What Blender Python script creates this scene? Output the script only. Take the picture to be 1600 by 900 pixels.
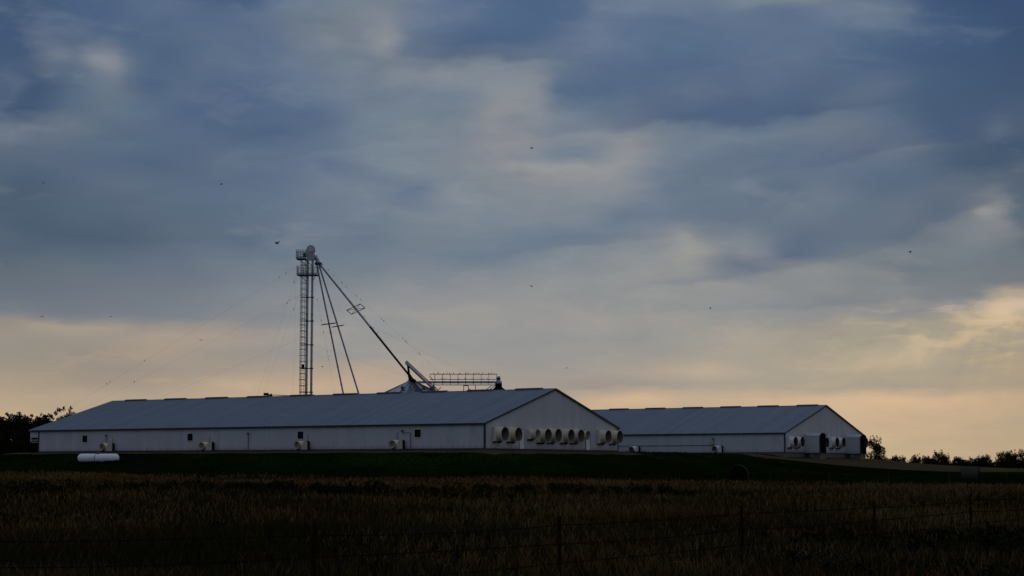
import bpy, bmesh, math, random
import numpy as np
from mathutils import Vector, Matrix

for o in list(bpy.data.objects):
    bpy.data.objects.remove(o, do_unlink=True)
scene = bpy.context.scene
COL = scene.collection
R = math.radians
random.seed(7)

# ------------------------------------------------------------------ camera
cam_data = bpy.data.cameras.new('camera')
cam_data.sensor_width = 36.0
cam_data.lens = 63.36
cam_data.clip_start = 0.5
cam_data.clip_end = 12000.0
cam = bpy.data.objects.new('camera', cam_data)
cam.location = (0.0, 0.0, 2.0)
cam.rotation_euler = (math.pi / 2 + 0.1, 0.0, 0.0)
COL.objects.link(cam)
scene.camera = cam
scene.render.resolution_x = 1024
scene.render.resolution_y = 576

# ------------------------------------------------------------------ exposure
scene.view_settings.view_transform = 'Standard'
scene.view_settings.look = 'None'
scene.view_settings.exposure = 0.0
scene.view_settings.gamma = 1.0

# ------------------------------------------------------------------ sun (low, behind cloud, to the right beyond the barns)
SUN_AZ, SUN_EL = R(24.0), R(7.0)
sl = bpy.data.lights.new('sun', 'SUN')
sl.energy = 0.12
sl.angle = R(12.0)
sl.color = (1.0, 0.80, 0.58)
sun = bpy.data.objects.new('sun', sl)
sdir = Vector((math.sin(SUN_AZ) * math.cos(SUN_EL), math.cos(SUN_AZ) * math.cos(SUN_EL), math.sin(SUN_EL)))
sun.rotation_euler = sdir.to_track_quat('Z', 'Y').to_euler()
sun.location = (60, 100, 60)
COL.objects.link(sun)


# ------------------------------------------------------------------ sky
def s2l(c):
    return tuple(((v / 255.0) / 12.92) if v / 255.0 <= 0.04045 else (((v / 255.0) + 0.055) / 1.055) ** 2.4 for v in c)


world = bpy.data.worlds.new('World')
scene.world = world
world.use_nodes = True
NT = world.node_tree
NT.nodes.clear()


class G:
    """small helper for writing node graphs"""
    def __init__(self, nt):
        self.nt = nt

    def link(self, val, sock):
        if isinstance(val, bpy.types.NodeSocket):
            self.nt.links.new(val, sock)
        elif val is not None:
            sock.default_value = val

    def math(self, op, a, b=None, c=None, clamp=False):
        n = self.nt.nodes.new('ShaderNodeMath')
        n.operation = op
        n.use_clamp = clamp
        self.link(a, n.inputs[0]); self.link(b, n.inputs[1])
        if c is not None:
            self.link(c, n.inputs[2])
        return n.outputs[0]

    def vmath(self, op, a, b=None):
        n = self.nt.nodes.new('ShaderNodeVectorMath')
        n.operation = op
        self.link(a, n.inputs[0])
        if b is not None:
            self.link(b, n.inputs[1])
        return n.outputs['Value'] if op in ('DOT_PRODUCT', 'LENGTH') else n.outputs['Vector']

    def noise(self, vec, scale, detail=5.0, rough=0.55, dist=0.0, lac=2.0):
        n = self.nt.nodes.new('ShaderNodeTexNoise')
        self.link(vec, n.inputs['Vector'])
        n.inputs['Scale'].default_value = scale
        n.inputs['Detail'].default_value = detail
        n.inputs['Roughness'].default_value = rough
        n.inputs['Lacunarity'].default_value = lac
        n.inputs['Distortion'].default_value = dist
        return n.outputs['Fac']

    def ramp(self, fac, stops, interp='LINEAR'):
        n = self.nt.nodes.new('ShaderNodeValToRGB')
        n.color_ramp.interpolation = interp
        els = n.color_ramp.elements
        while len(els) < len(stops):
            els.new(0.5)
        for e, (p, c) in zip(els, stops):
            e.position = p
            e.color = (c[0], c[1], c[2], 1.0)
        self.link(fac, n.inputs[0])
        return n.outputs['Color']

    def mix(self, fac, a, b, blend='MIX'):
        n = self.nt.nodes.new('ShaderNodeMix')
        n.data_type = 'RGBA'
        n.blend_type = blend
        self.link(fac, n.inputs[0])
        for v, s in ((a, n.inputs[6]), (b, n.inputs[7])):
            self.link((*v, 1.0) if isinstance(v, tuple) and len(v) == 3 else v, s)
        return n.outputs[2]

    def comb(self, x, y, z):
        n = self.nt.nodes.new('ShaderNodeCombineXYZ')
        for v, s in zip((x, y, z), n.inputs):
            self.link(v, s)
        return n.outputs[0]

    def sep(self, v):
        n = self.nt.nodes.new('ShaderNodeSeparateXYZ')
        self.link(v, n.inputs[0])
        return n.outputs

    def mapping(self, vec, loc=(0, 0, 0), rot=(0, 0, 0), sc=(1, 1, 1), kind='POINT'):
        n = self.nt.nodes.new('ShaderNodeMapping')
        n.vector_type = kind
        self.link(vec, n.inputs['Vector'])
        n.inputs['Location'].default_value = loc
        n.inputs['Rotation'].default_value = rot
        n.inputs['Scale'].default_value = sc
        return n.outputs[0]

    def lin(self, v, lo, hi):
        n = self.nt.nodes.new('ShaderNodeMapRange')
        self.link(v, n.inputs['Value'])
        n.inputs['From Min'].default_value = lo
        n.inputs['From Max'].default_value = hi
        return n.outputs['Result']

    def smooth(self, v, lo, hi, a=0.0, b=1.0):
        n = self.nt.nodes.new('ShaderNodeMapRange')
        n.interpolation_type = 'SMOOTHSTEP'
        self.link(v, n.inputs['Value'])
        n.inputs['From Min'].default_value = lo
        n.inputs['From Max'].default_value = hi
        n.inputs['To Min'].default_value = a
        n.inputs['To Max'].default_value = b
        return n.outputs['Result']


# cloud masses: azimuth, elevation (degrees), half widths (degrees), tilt (degrees), strength
# strength > 0 is a thinner, brighter place in the deck, < 0 a thicker, darker one
CLOUDS = [
    (-13.22, 12.64, 0.33, 0.12, 10, 0.16),
    (-12.71, 12.55, 0.33, 0.20, -20, 0.12),
    (-14.42, 12.15, 0.37, 0.14, 10, 0.18),
    (-13.76, 12.05, 0.16, 0.12, 0, 0.25),
    (-4.14, 13.62, 0.45, 0.28, 0, 0.25),
    (15.24, 7.89, 0.49, 0.16, 18, 0.22),
    (15.64, 5.01, 0.53, 0.16, 10, 0.4),
    (14.87, 4.95, 0.41, 0.10, 12, 0.3),
    (5.42, 7.16, 0.53, 0.20, 0, 0.2),
    (1.65, 9.55, 1.63, 0.10, 0, 0.2),
    (12.63, 3.65, 0.20, 0.33, 0, 0.25),
]
# edges of cloud shelves: azimuth, elevation, half length, height of the fade above the edge, tilt, strength
SHELVES = [
    (-12.65, 4.62, 3.87, 0.81, 0, -0.48),
    (5.76, 10.83, 3.46, 0.61, 3, -0.42),
    (11.02, 11.16, 2.24, 0.41, 4, -0.38),
    (1.23, 6.87, 2.65, 0.45, 5, -0.38),
    (10.99, 9.72, 2.65, 0.45, 9, -0.42),
    (7.12, 6.01, 2.24, 0.41, 8, -0.42),
    (13.49, 7.55, 1.83, 0.49, 22, -0.45),
    (-4.96, 12.77, 2.44, 0.53, 0, -0),
    (-1.04, 12.97, 2.24, 0.49, -6, -0.42),
    (-11.95, 8.41, 2.44, 0.37, 12, -0.3),
    (-12.50, 6.51, 3.26, 0.41, 0, -0.3),
    (10.70, 5.19, 4.48, 0.33, 2, -0.3),
    (-6.56, 9.83, 2.44, 0.33, 8, -0.22),
    (5.07, 2.61, 5.09, 0.16, 2, -0.22),
]


# the evening cloud deck in the north: elevation, then colours along it by azimuth (degrees, sRGB)
DECK = [
    (14.71, [(-16.18, 73, 94, 125), (-14.44, 83, 102, 129), (-11.28, 88, 106, 134), (-8.46, 73, 95, 127), (-7.23, 105, 121, 142), (-4.35, 116, 127, 140), (-2.49, 100, 117, 142), (-0.21, 82, 104, 135), (2.08, 84, 105, 134), (2.70, 107, 123, 144), (5.80, 106, 121, 142), (8.25, 119, 132, 144), (9.67, 127, 137, 144), (11.08, 99, 115, 139), (12.87, 70, 91, 123), (14.24, 56, 79, 111), (16.18, 62, 83, 116)]),
    (14.21, [(-16.16, 67, 89, 119), (-15.40, 61, 85, 116), (-13.25, 77, 99, 129), (-10.87, 91, 109, 136), (-9.66, 84, 103, 132), (-8.25, 96, 113, 137), (-6.20, 113, 125, 139), (-4.14, 125, 133, 143), (-3.32, 104, 119, 140), (-1.25, 93, 111, 138), (0.00, 81, 104, 135), (1.66, 84, 105, 134), (2.70, 103, 119, 144), (4.14, 95, 114, 141), (7.23, 100, 117, 142), (9.26, 99, 115, 140), (11.67, 111, 125, 142), (12.86, 81, 100, 129), (14.23, 65, 87, 118), (16.16, 61, 82, 114)]),
    (13.51, [(-16.15, 66, 89, 119), (-15.57, 65, 87, 118), (-13.82, 79, 99, 128), (-11.85, 81, 101, 130), (-10.05, 92, 111, 135), (-7.83, 96, 112, 137), (-6.40, 119, 129, 141), (-4.96, 122, 131, 143), (-4.14, 138, 142, 147), (-3.52, 109, 123, 141), (-1.66, 85, 106, 135), (0.62, 82, 104, 133), (2.49, 104, 119, 143), (4.14, 94, 114, 141), (6.20, 91, 112, 139), (9.25, 96, 113, 139), (10.86, 87, 107, 134), (13.24, 74, 96, 126), (15.18, 65, 87, 118), (16.15, 60, 81, 113)]),
    (12.71, [(-16.12, 67, 89, 118), (-15.36, 76, 95, 123), (-14.58, 110, 120, 136), (-13.80, 101, 114, 133), (-13.22, 123, 130, 143), (-12.63, 124, 131, 143), (-12.23, 97, 113, 134), (-11.24, 83, 103, 131), (-9.24, 97, 115, 137), (-7.82, 98, 115, 140), (-5.78, 115, 128, 142), (-4.13, 124, 134, 145), (-2.28, 130, 138, 146), (-0.41, 122, 133, 145), (0.83, 115, 127, 143), (1.66, 103, 119, 140), (3.10, 91, 109, 136), (4.96, 85, 105, 134), (7.21, 88, 107, 134), (8.63, 97, 113, 138), (10.64, 82, 103, 131), (13.22, 70, 92, 122), (15.36, 65, 87, 117), (16.12, 64, 84, 114)]),
    (11.81, [(-16.10, 81, 99, 124), (-15.72, 87, 103, 127), (-15.14, 67, 87, 115), (-14.17, 80, 99, 123), (-13.39, 99, 116, 134), (-12.61, 105, 119, 135), (-11.62, 86, 105, 130), (-10.22, 89, 107, 132), (-9.22, 82, 101, 130), (-7.81, 90, 108, 133), (-6.18, 107, 122, 142), (-4.13, 116, 128, 142), (-2.48, 114, 127, 144), (-1.45, 117, 129, 143), (-0.21, 135, 140, 147), (0.83, 130, 137, 145), (1.45, 95, 113, 135), (2.48, 87, 107, 134), (4.13, 87, 107, 133), (6.18, 98, 114, 136), (8.21, 88, 107, 133), (10.22, 87, 105, 130), (11.62, 94, 110, 132), (13.20, 76, 97, 124), (16.10, 66, 86, 114)]),
    (11.11, [(-16.08, 74, 93, 119), (-15.31, 65, 85, 113), (-14.35, 82, 101, 124), (-13.18, 96, 112, 130), (-11.61, 95, 113, 134), (-10.21, 82, 101, 129), (-7.80, 86, 105, 132), (-6.17, 90, 107, 134), (-4.94, 111, 126, 143), (-3.30, 118, 132, 145), (-1.86, 119, 131, 144), (-0.62, 141, 144, 149), (0.21, 135, 140, 147), (1.44, 126, 136, 147), (3.09, 108, 123, 141), (4.12, 106, 121, 141), (5.76, 87, 107, 133), (7.19, 84, 104, 131), (9.41, 88, 107, 132), (10.21, 100, 115, 134), (11.61, 92, 109, 131), (13.18, 75, 95, 122), (14.74, 72, 91, 118), (16.08, 75, 93, 118)]),
    (10.50, [(-16.06, 96, 110, 128), (-14.53, 106, 118, 134), (-13.17, 95, 111, 129), (-11.79, 90, 107, 129), (-10.60, 90, 107, 132), (-9.20, 83, 103, 128), (-7.18, 86, 105, 131), (-5.35, 107, 122, 141), (-3.71, 119, 132, 144), (-1.65, 129, 137, 147), (-0.21, 143, 144, 149), (1.44, 131, 139, 148), (2.68, 132, 139, 147), (3.71, 136, 140, 147), (4.94, 117, 129, 142), (8.19, 111, 125, 141), (10.60, 108, 120, 135), (12.19, 94, 109, 130), (13.17, 76, 95, 122), (14.53, 78, 95, 119), (15.30, 92, 107, 125), (16.06, 80, 97, 118)]),
    (9.89, [(-16.05, 94, 108, 126), (-14.51, 90, 105, 125), (-12.96, 89, 107, 128), (-11.78, 88, 107, 130), (-10.19, 88, 105, 129), (-8.99, 98, 115, 135), (-7.17, 96, 113, 136), (-5.75, 103, 119, 139), (-4.11, 116, 130, 144), (-2.06, 124, 134, 145), (-0.21, 138, 142, 148), (1.03, 121, 132, 145), (2.26, 118, 131, 145), (3.29, 135, 140, 147), (4.11, 136, 140, 146), (5.34, 116, 129, 143), (7.17, 104, 119, 137), (9.39, 104, 119, 137), (10.99, 104, 116, 134), (12.57, 107, 118, 134), (13.74, 81, 99, 119), (14.90, 73, 91, 113), (16.05, 69, 87, 113)]),
    (9.49, [(-16.04, 89, 104, 123), (-14.50, 91, 105, 124), (-12.16, 85, 103, 127), (-10.98, 85, 102, 126), (-9.38, 96, 113, 133), (-6.56, 98, 113, 136), (-5.34, 100, 115, 138), (-3.70, 119, 132, 144), (-1.65, 128, 137, 146), (0.00, 143, 146, 149), (1.65, 148, 148, 149), (3.29, 143, 146, 149), (4.31, 127, 135, 145), (5.74, 107, 122, 138), (7.77, 104, 119, 136), (10.18, 102, 116, 135), (12.16, 98, 113, 132), (13.73, 77, 95, 116), (15.27, 72, 90, 112), (16.04, 76, 93, 114)]),
    (8.78, [(-16.02, 82, 99, 117), (-15.06, 76, 94, 113), (-13.52, 90, 105, 123), (-12.15, 97, 111, 128), (-10.97, 95, 111, 129), (-9.57, 93, 109, 132), (-7.76, 99, 115, 136), (-6.55, 109, 123, 141), (-4.92, 115, 128, 142), (-3.90, 106, 121, 142), (-2.88, 106, 121, 141), (-2.05, 123, 134, 145), (-0.41, 130, 138, 146), (1.23, 134, 139, 147), (3.29, 135, 140, 147), (4.72, 109, 124, 140), (5.94, 104, 119, 136), (7.36, 106, 121, 138), (8.37, 95, 112, 131), (9.77, 107, 121, 137), (11.56, 92, 109, 128), (13.13, 95, 109, 127), (14.10, 98, 110, 125), (16.02, 85, 99, 117)]),
    (7.97, [(-15.99, 76, 93, 112), (-14.08, 83, 99, 117), (-12.13, 88, 104, 122), (-10.16, 92, 108, 126), (-8.16, 97, 113, 132), (-5.73, 109, 123, 140), (-4.10, 113, 126, 141), (-2.46, 121, 132, 144), (0.00, 127, 138, 148), (2.05, 128, 138, 147), (3.28, 110, 124, 141), (5.12, 111, 125, 141), (7.55, 103, 117, 133), (9.36, 109, 121, 134), (10.95, 100, 115, 132), (12.52, 105, 116, 129), (13.69, 95, 109, 124), (14.47, 112, 120, 131), (15.14, 139, 140, 142), (15.61, 112, 120, 130), (15.99, 94, 107, 122)]),
    (7.26, [(-15.98, 84, 99, 116), (-15.21, 76, 93, 111), (-13.48, 75, 92, 111), (-11.73, 81, 97, 114), (-10.34, 92, 107, 123), (-8.15, 95, 111, 129), (-6.13, 107, 121, 136), (-4.91, 105, 119, 136), (-3.07, 117, 129, 141), (-0.82, 118, 130, 143), (1.03, 112, 126, 144), (3.07, 114, 127, 142), (4.09, 121, 131, 142), (4.91, 131, 137, 145), (5.52, 146, 147, 148), (6.13, 133, 138, 144), (7.54, 124, 132, 142), (8.95, 99, 113, 131), (10.94, 103, 115, 131), (12.12, 100, 113, 127), (13.09, 110, 118, 129), (14.06, 124, 130, 136), (15.21, 128, 132, 137), (15.98, 94, 106, 119)]),
    (6.75, [(-15.96, 84, 99, 116), (-14.44, 86, 102, 118), (-12.50, 91, 105, 121), (-10.53, 100, 113, 129), (-8.14, 108, 121, 135), (-6.12, 109, 122, 137), (-3.27, 117, 129, 141), (-1.23, 114, 127, 142), (0.00, 119, 130, 144), (1.64, 126, 136, 145), (3.07, 140, 145, 149), (4.50, 147, 149, 150), (5.72, 153, 153, 150), (6.73, 131, 137, 143), (7.33, 137, 140, 145), (8.74, 96, 111, 131), (10.14, 108, 119, 132), (11.52, 116, 124, 132), (12.89, 118, 126, 134), (14.63, 116, 124, 132), (15.96, 104, 114, 124)]),
    (6.24, [(-15.95, 92, 104, 116), (-14.04, 98, 110, 121), (-12.10, 99, 112, 125), (-10.13, 106, 117, 130), (-8.13, 117, 126, 137), (-6.12, 116, 126, 137), (-4.09, 126, 134, 142), (-2.05, 129, 136, 144), (0.00, 133, 139, 145), (2.05, 140, 144, 147), (4.09, 149, 150, 149), (5.71, 149, 150, 148), (6.92, 114, 124, 136), (8.13, 120, 128, 137), (9.13, 137, 139, 142), (10.52, 135, 138, 141), (12.10, 114, 122, 129), (13.65, 117, 124, 130), (15.95, 115, 121, 127)]),
    (5.73, [(-15.93, 101, 111, 120), (-14.03, 106, 115, 124), (-12.09, 109, 117, 127), (-10.12, 115, 123, 133), (-8.12, 126, 132, 140), (-6.11, 135, 140, 144), (-4.08, 138, 142, 146), (-1.02, 145, 146, 148), (2.04, 146, 148, 148), (5.10, 149, 150, 149), (8.12, 142, 144, 145), (10.12, 138, 141, 142), (12.09, 124, 130, 135), (14.03, 124, 129, 132), (15.93, 119, 123, 127)]),
    (5.16, [(-15.92, 111, 119, 126), (-13.05, 115, 121, 129), (-11.09, 121, 127, 133), (-9.12, 128, 133, 138), (-7.11, 139, 142, 145), (-2.04, 149, 148, 148), (4.08, 152, 152, 150), (8.12, 145, 146, 146), (11.09, 137, 139, 139), (12.07, 147, 145, 142), (13.63, 136, 137, 137), (14.59, 145, 143, 139), (15.35, 200, 180, 151), (15.92, 205, 182, 151)]),
    (4.88, [(-15.91, 120, 125, 130), (-13.04, 121, 125, 131), (-10.10, 131, 135, 139), (-4.08, 150, 150, 148), (4.08, 153, 152, 149), (8.11, 148, 148, 146), (12.07, 146, 145, 142), (14.01, 150, 147, 141), (15.34, 212, 188, 152), (15.91, 198, 179, 150)]),
    (4.47, [(-15.90, 150, 142, 132), (-14.38, 166, 154, 138), (-12.45, 164, 152, 138), (-11.08, 148, 142, 136), (-9.10, 154, 146, 140), (-7.51, 148, 146, 144), (-4.07, 150, 150, 150), (4.07, 154, 152, 148), (8.11, 152, 150, 144), (10.10, 162, 154, 142), (12.84, 176, 164, 140), (14.00, 188, 170, 140), (15.52, 204, 182, 148), (15.90, 188, 168, 138)]),
    (4.10, [(-15.89, 158, 148, 134), (-13.02, 158, 148, 136), (-11.07, 170, 156, 140), (-9.10, 166, 154, 142), (-7.70, 158, 150, 144), (-4.07, 152, 152, 150), (4.07, 152, 152, 148), (7.10, 164, 158, 148), (10.09, 164, 156, 140), (12.44, 170, 160, 138), (13.99, 184, 168, 140), (15.89, 182, 166, 138)]),
    (3.59, [(-15.88, 154, 146, 134), (-13.59, 150, 142, 130), (-11.07, 166, 152, 136), (-9.09, 156, 148, 138), (-7.09, 156, 150, 144), (-2.04, 154, 152, 148), (4.07, 156, 152, 146), (7.09, 166, 158, 144), (10.08, 168, 158, 140), (12.63, 190, 174, 146), (13.98, 176, 162, 138), (15.88, 176, 160, 134)]),
    (3.09, [(-15.87, 160, 148, 132), (-13.00, 150, 142, 130), (-10.07, 160, 148, 136), (-7.09, 166, 154, 140), (-4.87, 178, 160, 142), (-2.03, 164, 154, 144), (2.03, 156, 152, 146), (4.06, 172, 160, 146), (6.08, 184, 168, 148), (8.09, 170, 160, 144), (12.03, 184, 168, 142), (13.96, 176, 162, 138), (15.87, 174, 158, 132)]),
    (2.58, [(-15.85, 172, 156, 134), (-12.99, 162, 148, 132), (-10.06, 176, 158, 138), (-7.08, 192, 168, 142), (-4.87, 190, 168, 146), (-2.03, 176, 162, 146), (1.02, 164, 154, 142), (3.05, 160, 150, 140), (6.08, 168, 158, 142), (9.07, 172, 160, 140), (12.02, 170, 158, 138), (15.85, 172, 156, 132)]),
    (2.17, [(-15.84, 182, 162, 138), (-12.01, 180, 162, 140), (-8.07, 190, 168, 142), (-4.06, 190, 168, 144), (1.02, 176, 160, 142), (2.44, 200, 174, 146), (4.06, 206, 178, 146), (6.07, 196, 172, 144), (9.07, 206, 178, 146), (11.04, 212, 182, 148), (13.94, 208, 178, 144), (15.84, 200, 172, 138)]),
    (1.46, [(-15.82, 192, 168, 138), (-10.04, 190, 166, 136), (2.03, 204, 176, 144), (10.04, 204, 178, 146), (12.00, 200, 174, 142), (13.93, 195, 170, 140), (15.82, 184, 164, 136)]),
    (0.66, [(-15.80, 188, 164, 134), (0.00, 196, 170, 140), (11.59, 200, 176, 142), (13.91, 192, 168, 138), (15.80, 186, 164, 134)]),
]


def build_sky():
    g = G(NT)
    out = NT.nodes.new('ShaderNodeOutputWorld')
    bg = NT.nodes.new('ShaderNodeBackground')
    tc = NT.nodes.new('ShaderNodeTexCoord')
    d = g.vmath('NORMALIZE', tc.outputs['Generated'])
    x, y, z = g.sep(d)
    az = g.math('MULTIPLY', g.math('ARCTAN2', x, y), 180 / math.pi)
    el = g.math('MULTIPLY', g.math('ARCSINE', z), 180 / math.pi)
    # clouds are seen edge-on towards the horizon: stretch the noise there by squeezing its vertical axis
    ez = g.math('POWER', g.math('MAXIMUM', z, 0.0), 0.8)
    nv = g.comb(x, y, g.math('MULTIPLY', ez, 2.3))
    n_big = g.math('SUBTRACT', g.noise(nv, 5.0, 3.0, 0.5), 0.5)
    n_mid = g.math('SUBTRACT', g.noise(g.vmath('ADD', nv, (3.1, 1.7, 0.4)), 16.0, 6.0, 0.52, 0.35), 0.5)
    n_fine = g.math('SUBTRACT', g.noise(g.vmath('ADD', nv, (7.3, 4.1, 2.2)), 42.0, 7.0, 0.6, 0.5), 0.5)
    n_wa = g.math('SUBTRACT', g.noise(g.vmath('ADD', nv, (11.0, 2.0, 5.0)), 20.0, 5.0, 0.55), 0.5)
    n_wb = g.math('SUBTRACT', g.noise(g.vmath('ADD', nv, (1.0, 9.0, 8.0)), 22.0, 5.0, 0.55), 0.5)
    # warped angles, so that no cloud keeps a regular outline
    azw = g.math('MULTIPLY_ADD', n_wa, 1.7, az)
    elw = g.math('MULTIPLY_ADD', g.math('MULTIPLY', n_wb, g.smooth(el, 0.0, 8.0, 0.35, 1.0)), 1.1, el)
    P = g.comb(azw, elw, 0.0)
    total = None
    for (a, e, wa, we, tilt, s) in CLOUDS:
        q = g.mapping(P, (a, e, 0), (0, 0, R(tilt)), (wa, we, 1), 'TEXTURE')
        q2 = g.vmath('DOT_PRODUCT', q, q)
        b = g.math('EXPONENT', g.math('MULTIPLY', q2, -0.5))
        total = g.math('MULTIPLY', b, s) if total is None else g.math('MULTIPLY_ADD', b, s, total)
    for (a, e, wa, we, tilt, s) in SHELVES:
        q = g.mapping(P, (a, e, 0), (0, 0, R(tilt)), (wa, we, 1), 'TEXTURE')
        qx, qy, qz = g.sep(q)
        rise = g.smooth(qy, -0.28, 0.28)
        fall = g.math('EXPONENT', g.math('MULTIPLY', g.math('ABSOLUTE', qy), -1.0))
        side = g.math('EXPONENT', g.math('MULTIPLY', g.math('MULTIPLY', qx, qx), -0.5))
        b = g.math('MULTIPLY', g.math('MULTIPLY', rise, fall), side)
        total = g.math('MULTIPLY_ADD', b, s, total)
    # faint rays fanning down from the broken cloud on the right
    ra = g.math('SUBTRACT', az, 16.6)
    re = g.math('SUBTRACT', 9.5, el)
    ang = g.math('DIVIDE', ra, g.math('MAXIMUM', re, 0.6))
    rays = g.math('SUBTRACT', g.noise(g.comb(ang, 0.0, 0.0), 13.0, 2.0, 0.5), 0.5)
    rmask = g.math('EXPONENT', g.math('MULTIPLY', g.math('ADD',
        g.math('POWER', g.math('ABSOLUTE', g.math('DIVIDE', g.math('SUBTRACT', az, 14.5), 3.6)), 2.0),
        g.math('POWER', g.math('ABSOLUTE', g.math('DIVIDE', g.math('SUBTRACT', el, 3.6), 1.1)), 2.0)), -0.7))
    total = g.math('MULTIPLY_ADD', g.math('MULTIPLY', rays, rmask), 0.6, total)
    total = g.math('MULTIPLY_ADD', n_mid, 0.60, total)
    total = g.math('ADD', g.math('MULTIPLY_ADD', n_fine, 0.36, total), -0.05)

    # long streaks in the underside of the deck, rising a little to the right
    sv = g.mapping(g.comb(azw, elw, 0.0), rot=(0, 0, R(-6)), sc=(0.16, 0.95, 1.0))
    streak = g.math('SUBTRACT', g.noise(sv, 1.0, 7.0, 0.62, 0.4), 0.5)
    low = g.smooth(el, 14.0, 24.0, 1.0, 0.0)
    total = g.math('MULTIPLY_ADD', g.math('MULTIPLY', streak, low), 0.55, total)
    # broken cloud lit from behind, towards the sun on the right
    gap = g.noise(g.mapping(g.comb(azw, elw, 3.0), rot=(0, 0, R(-9)), sc=(0.55, 2.2, 1.0)), 1.0, 6.0, 0.6, 0.6)
    gmask = g.math('EXPONENT', g.math('MULTIPLY', g.math('ADD',
        g.math('POWER', g.math('ABSOLUTE', g.math('DIVIDE', g.math('SUBTRACT', az, 16.0), 4.0)), 2.0),
        g.math('POWER', g.math('ABSOLUTE', g.math('DIVIDE', g.math('SUBTRACT', el, 4.4), 0.9)), 2.0)), -0.7))
    total = g.math('MULTIPLY_ADD', g.math('MULTIPLY', g.smooth(gap, 0.40, 0.74, -0.3, 1.0), gmask), 0.75, total)

    f = g.math('DIVIDE', el, 30.0, clamp=True)

    def stops(lst):
        return [(e / 30.0, s2l(c)) for e, c in lst]
    # away from the sunset the horizon loses its warmth
    away = g.smooth(g.math('COSINE', g.math('MULTIPLY', g.math('SUBTRACT', az, 25.0), math.pi / 180)), -0.6, 0.6)

    def cool(c, e):
        return g.mix(away, g.ramp(f, stops(e)), g.ramp(f, stops(c)))
    mid, dark, light = cool(MID, AWAY_MID), cool(DARK, AWAY_DARK), cool(LIGHT, AWAY_LIGHT)
    wide = g.mix(g.math('MULTIPLY_ADD', n_big, 1.1, 0.05, clamp=True), mid, light)
    wide = g.mix(g.math('MULTIPLY_ADD', n_big, -1.3, 0.05, clamp=True), wide, dark)
    # the clear evening sky above the deck, mixed in thinly
    sky = NT.nodes.new('ShaderNodeTexSky')
    sky.sky_type = 'NISHITA'
    sky.sun_disc = False
    sky.sun_elevation = SUN_EL
    sky.sun_rotation = SUN_AZ
    sky.dust_density = 1.5
    clear = g.mix(1.0, sky.outputs[0], (0.1, 0.1, 0.1), 'MULTIPLY')
    wide = g.mix(0.04, wide, clear)
    # rows of the northern deck, one above the other
    fa = g.math('DIVIDE', g.math('ADD', azw, 18.0), 36.0, clamp=True)
    deck = None
    prev = None
    for (e, pts) in sorted(DECK):
        row = g.ramp(fa, [((a + 18.0) / 36.0, s2l(c)) for a, *c in pts], 'CARDINAL')
        deck = row if deck is None else g.mix(g.lin(elw, prev, e), deck, row)
        prev = e
    inside = g.math('MULTIPLY', g.smooth(g.math('ABSOLUTE', az), 16.5, 24.0, 1.0, 0.0), g.smooth(el, 15.0, 22.0, 1.0, 0.0))
    col = g.mix(inside, wide, deck)
    col = g.mix(g.math('MAXIMUM', total, 0.0, clamp=True), col, light)
    col = g.mix(g.math('MULTIPLY', g.math('MINIMUM', total, 0.0), -1.0, clamp=True), col, dark)
    fin = g.mix(1.0, col, (10.0, 10.0, 10.0), 'MULTIPLY')
    NT.links.new(fin, bg.inputs['Color'])
    bg.inputs['Strength'].default_value = 0.1
    NT.links.new(bg.outputs[0], out.inputs[0])


MID = [(0, (190, 168, 140)), (2.0, (176, 162, 144)), (3.4, (162, 156, 148)), (5.0, (146, 147, 148)), (7.0, (118, 129, 143)), (10, (110, 122, 142)), (15, (92, 108, 136)), (20, (96, 110, 136)), (30, (120, 131, 152))]
DARK = [(0, (165, 147, 125)), (2.0, (150, 143, 133)), (3.4, (134, 136, 138)), (5.0, (108, 118, 132)), (7.0, (86, 102, 122)), (10, (72, 90, 120)), (15, (58, 76, 108)), (30, (84, 97, 122))]
LIGHT = [(0, (226, 196, 158)), (2.0, (216, 190, 156)), (4.0, (226, 192, 162)), (6.0, (190, 178, 166)), (10, (158, 162, 170)), (15, (146, 152, 166)), (30, (152, 159, 172))]
AWAY_MID = [(0, (120, 122, 128)), (7.0, (108, 116, 130)), (15, (96, 108, 130)), (30, (120, 131, 152))]
AWAY_DARK = [(0, (98, 104, 114)), (7.0, (88, 98, 114)), (15, (74, 87, 112)), (30, (84, 97, 122))]
AWAY_LIGHT = [(0, (142, 143, 146)), (7.0, (132, 138, 148)), (15, (124, 132, 148)), (30, (152, 159, 172))]

build_sky()


# ------------------------------------------------------------------ materials
def new_mat(name):
    m = bpy.data.materials.new(name)
    m.use_nodes = True
    nt = m.node_tree
    b = nt.nodes['Principled BSDF']
    return m, nt, b, G(nt)


def mat(name, col, rough=0.6, metal=0.0, var=0.25, scale=3.0, spec=0.4, bump=0.0, stretch=(1, 1, 1)):
    m, nt, b, g = new_mat(name)
    tc = nt.nodes.new('ShaderNodeTexCoord')
    v = g.mapping(tc.outputs['Object'], sc=stretch)
    n = g.noise(v, scale, 6.0, 0.6)
    n2 = g.noise(v, scale * 9.0, 4.0, 0.6)
    mixn = g.math('ADD', g.math('MULTIPLY', n, 0.65), g.math('MULTIPLY', n2, 0.35))
    a = tuple(c * (1 - var) for c in col)
    c2 = tuple(min(1.0, c * (1 + var)) for c in col)
    NTc = g.ramp(mixn, [(0.3, a), (0.7, c2)])
    nt.links.new(NTc, b.inputs['Base Color'])
    b.inputs['Roughness'].default_value = rough
    b.inputs['Metallic'].default_value = metal
    b.inputs['Specular IOR Level'].default_value = spec
    if bump:
        bp = nt.nodes.new('ShaderNodeBump')
        bp.inputs['Strength'].default_value = bump
        bp.inputs['Distance'].default_value = 0.05
        nt.links.new(n2, bp.inputs['Height'])
        nt.links.new(bp.outputs[0], b.inputs['Normal'])
    return m


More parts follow.
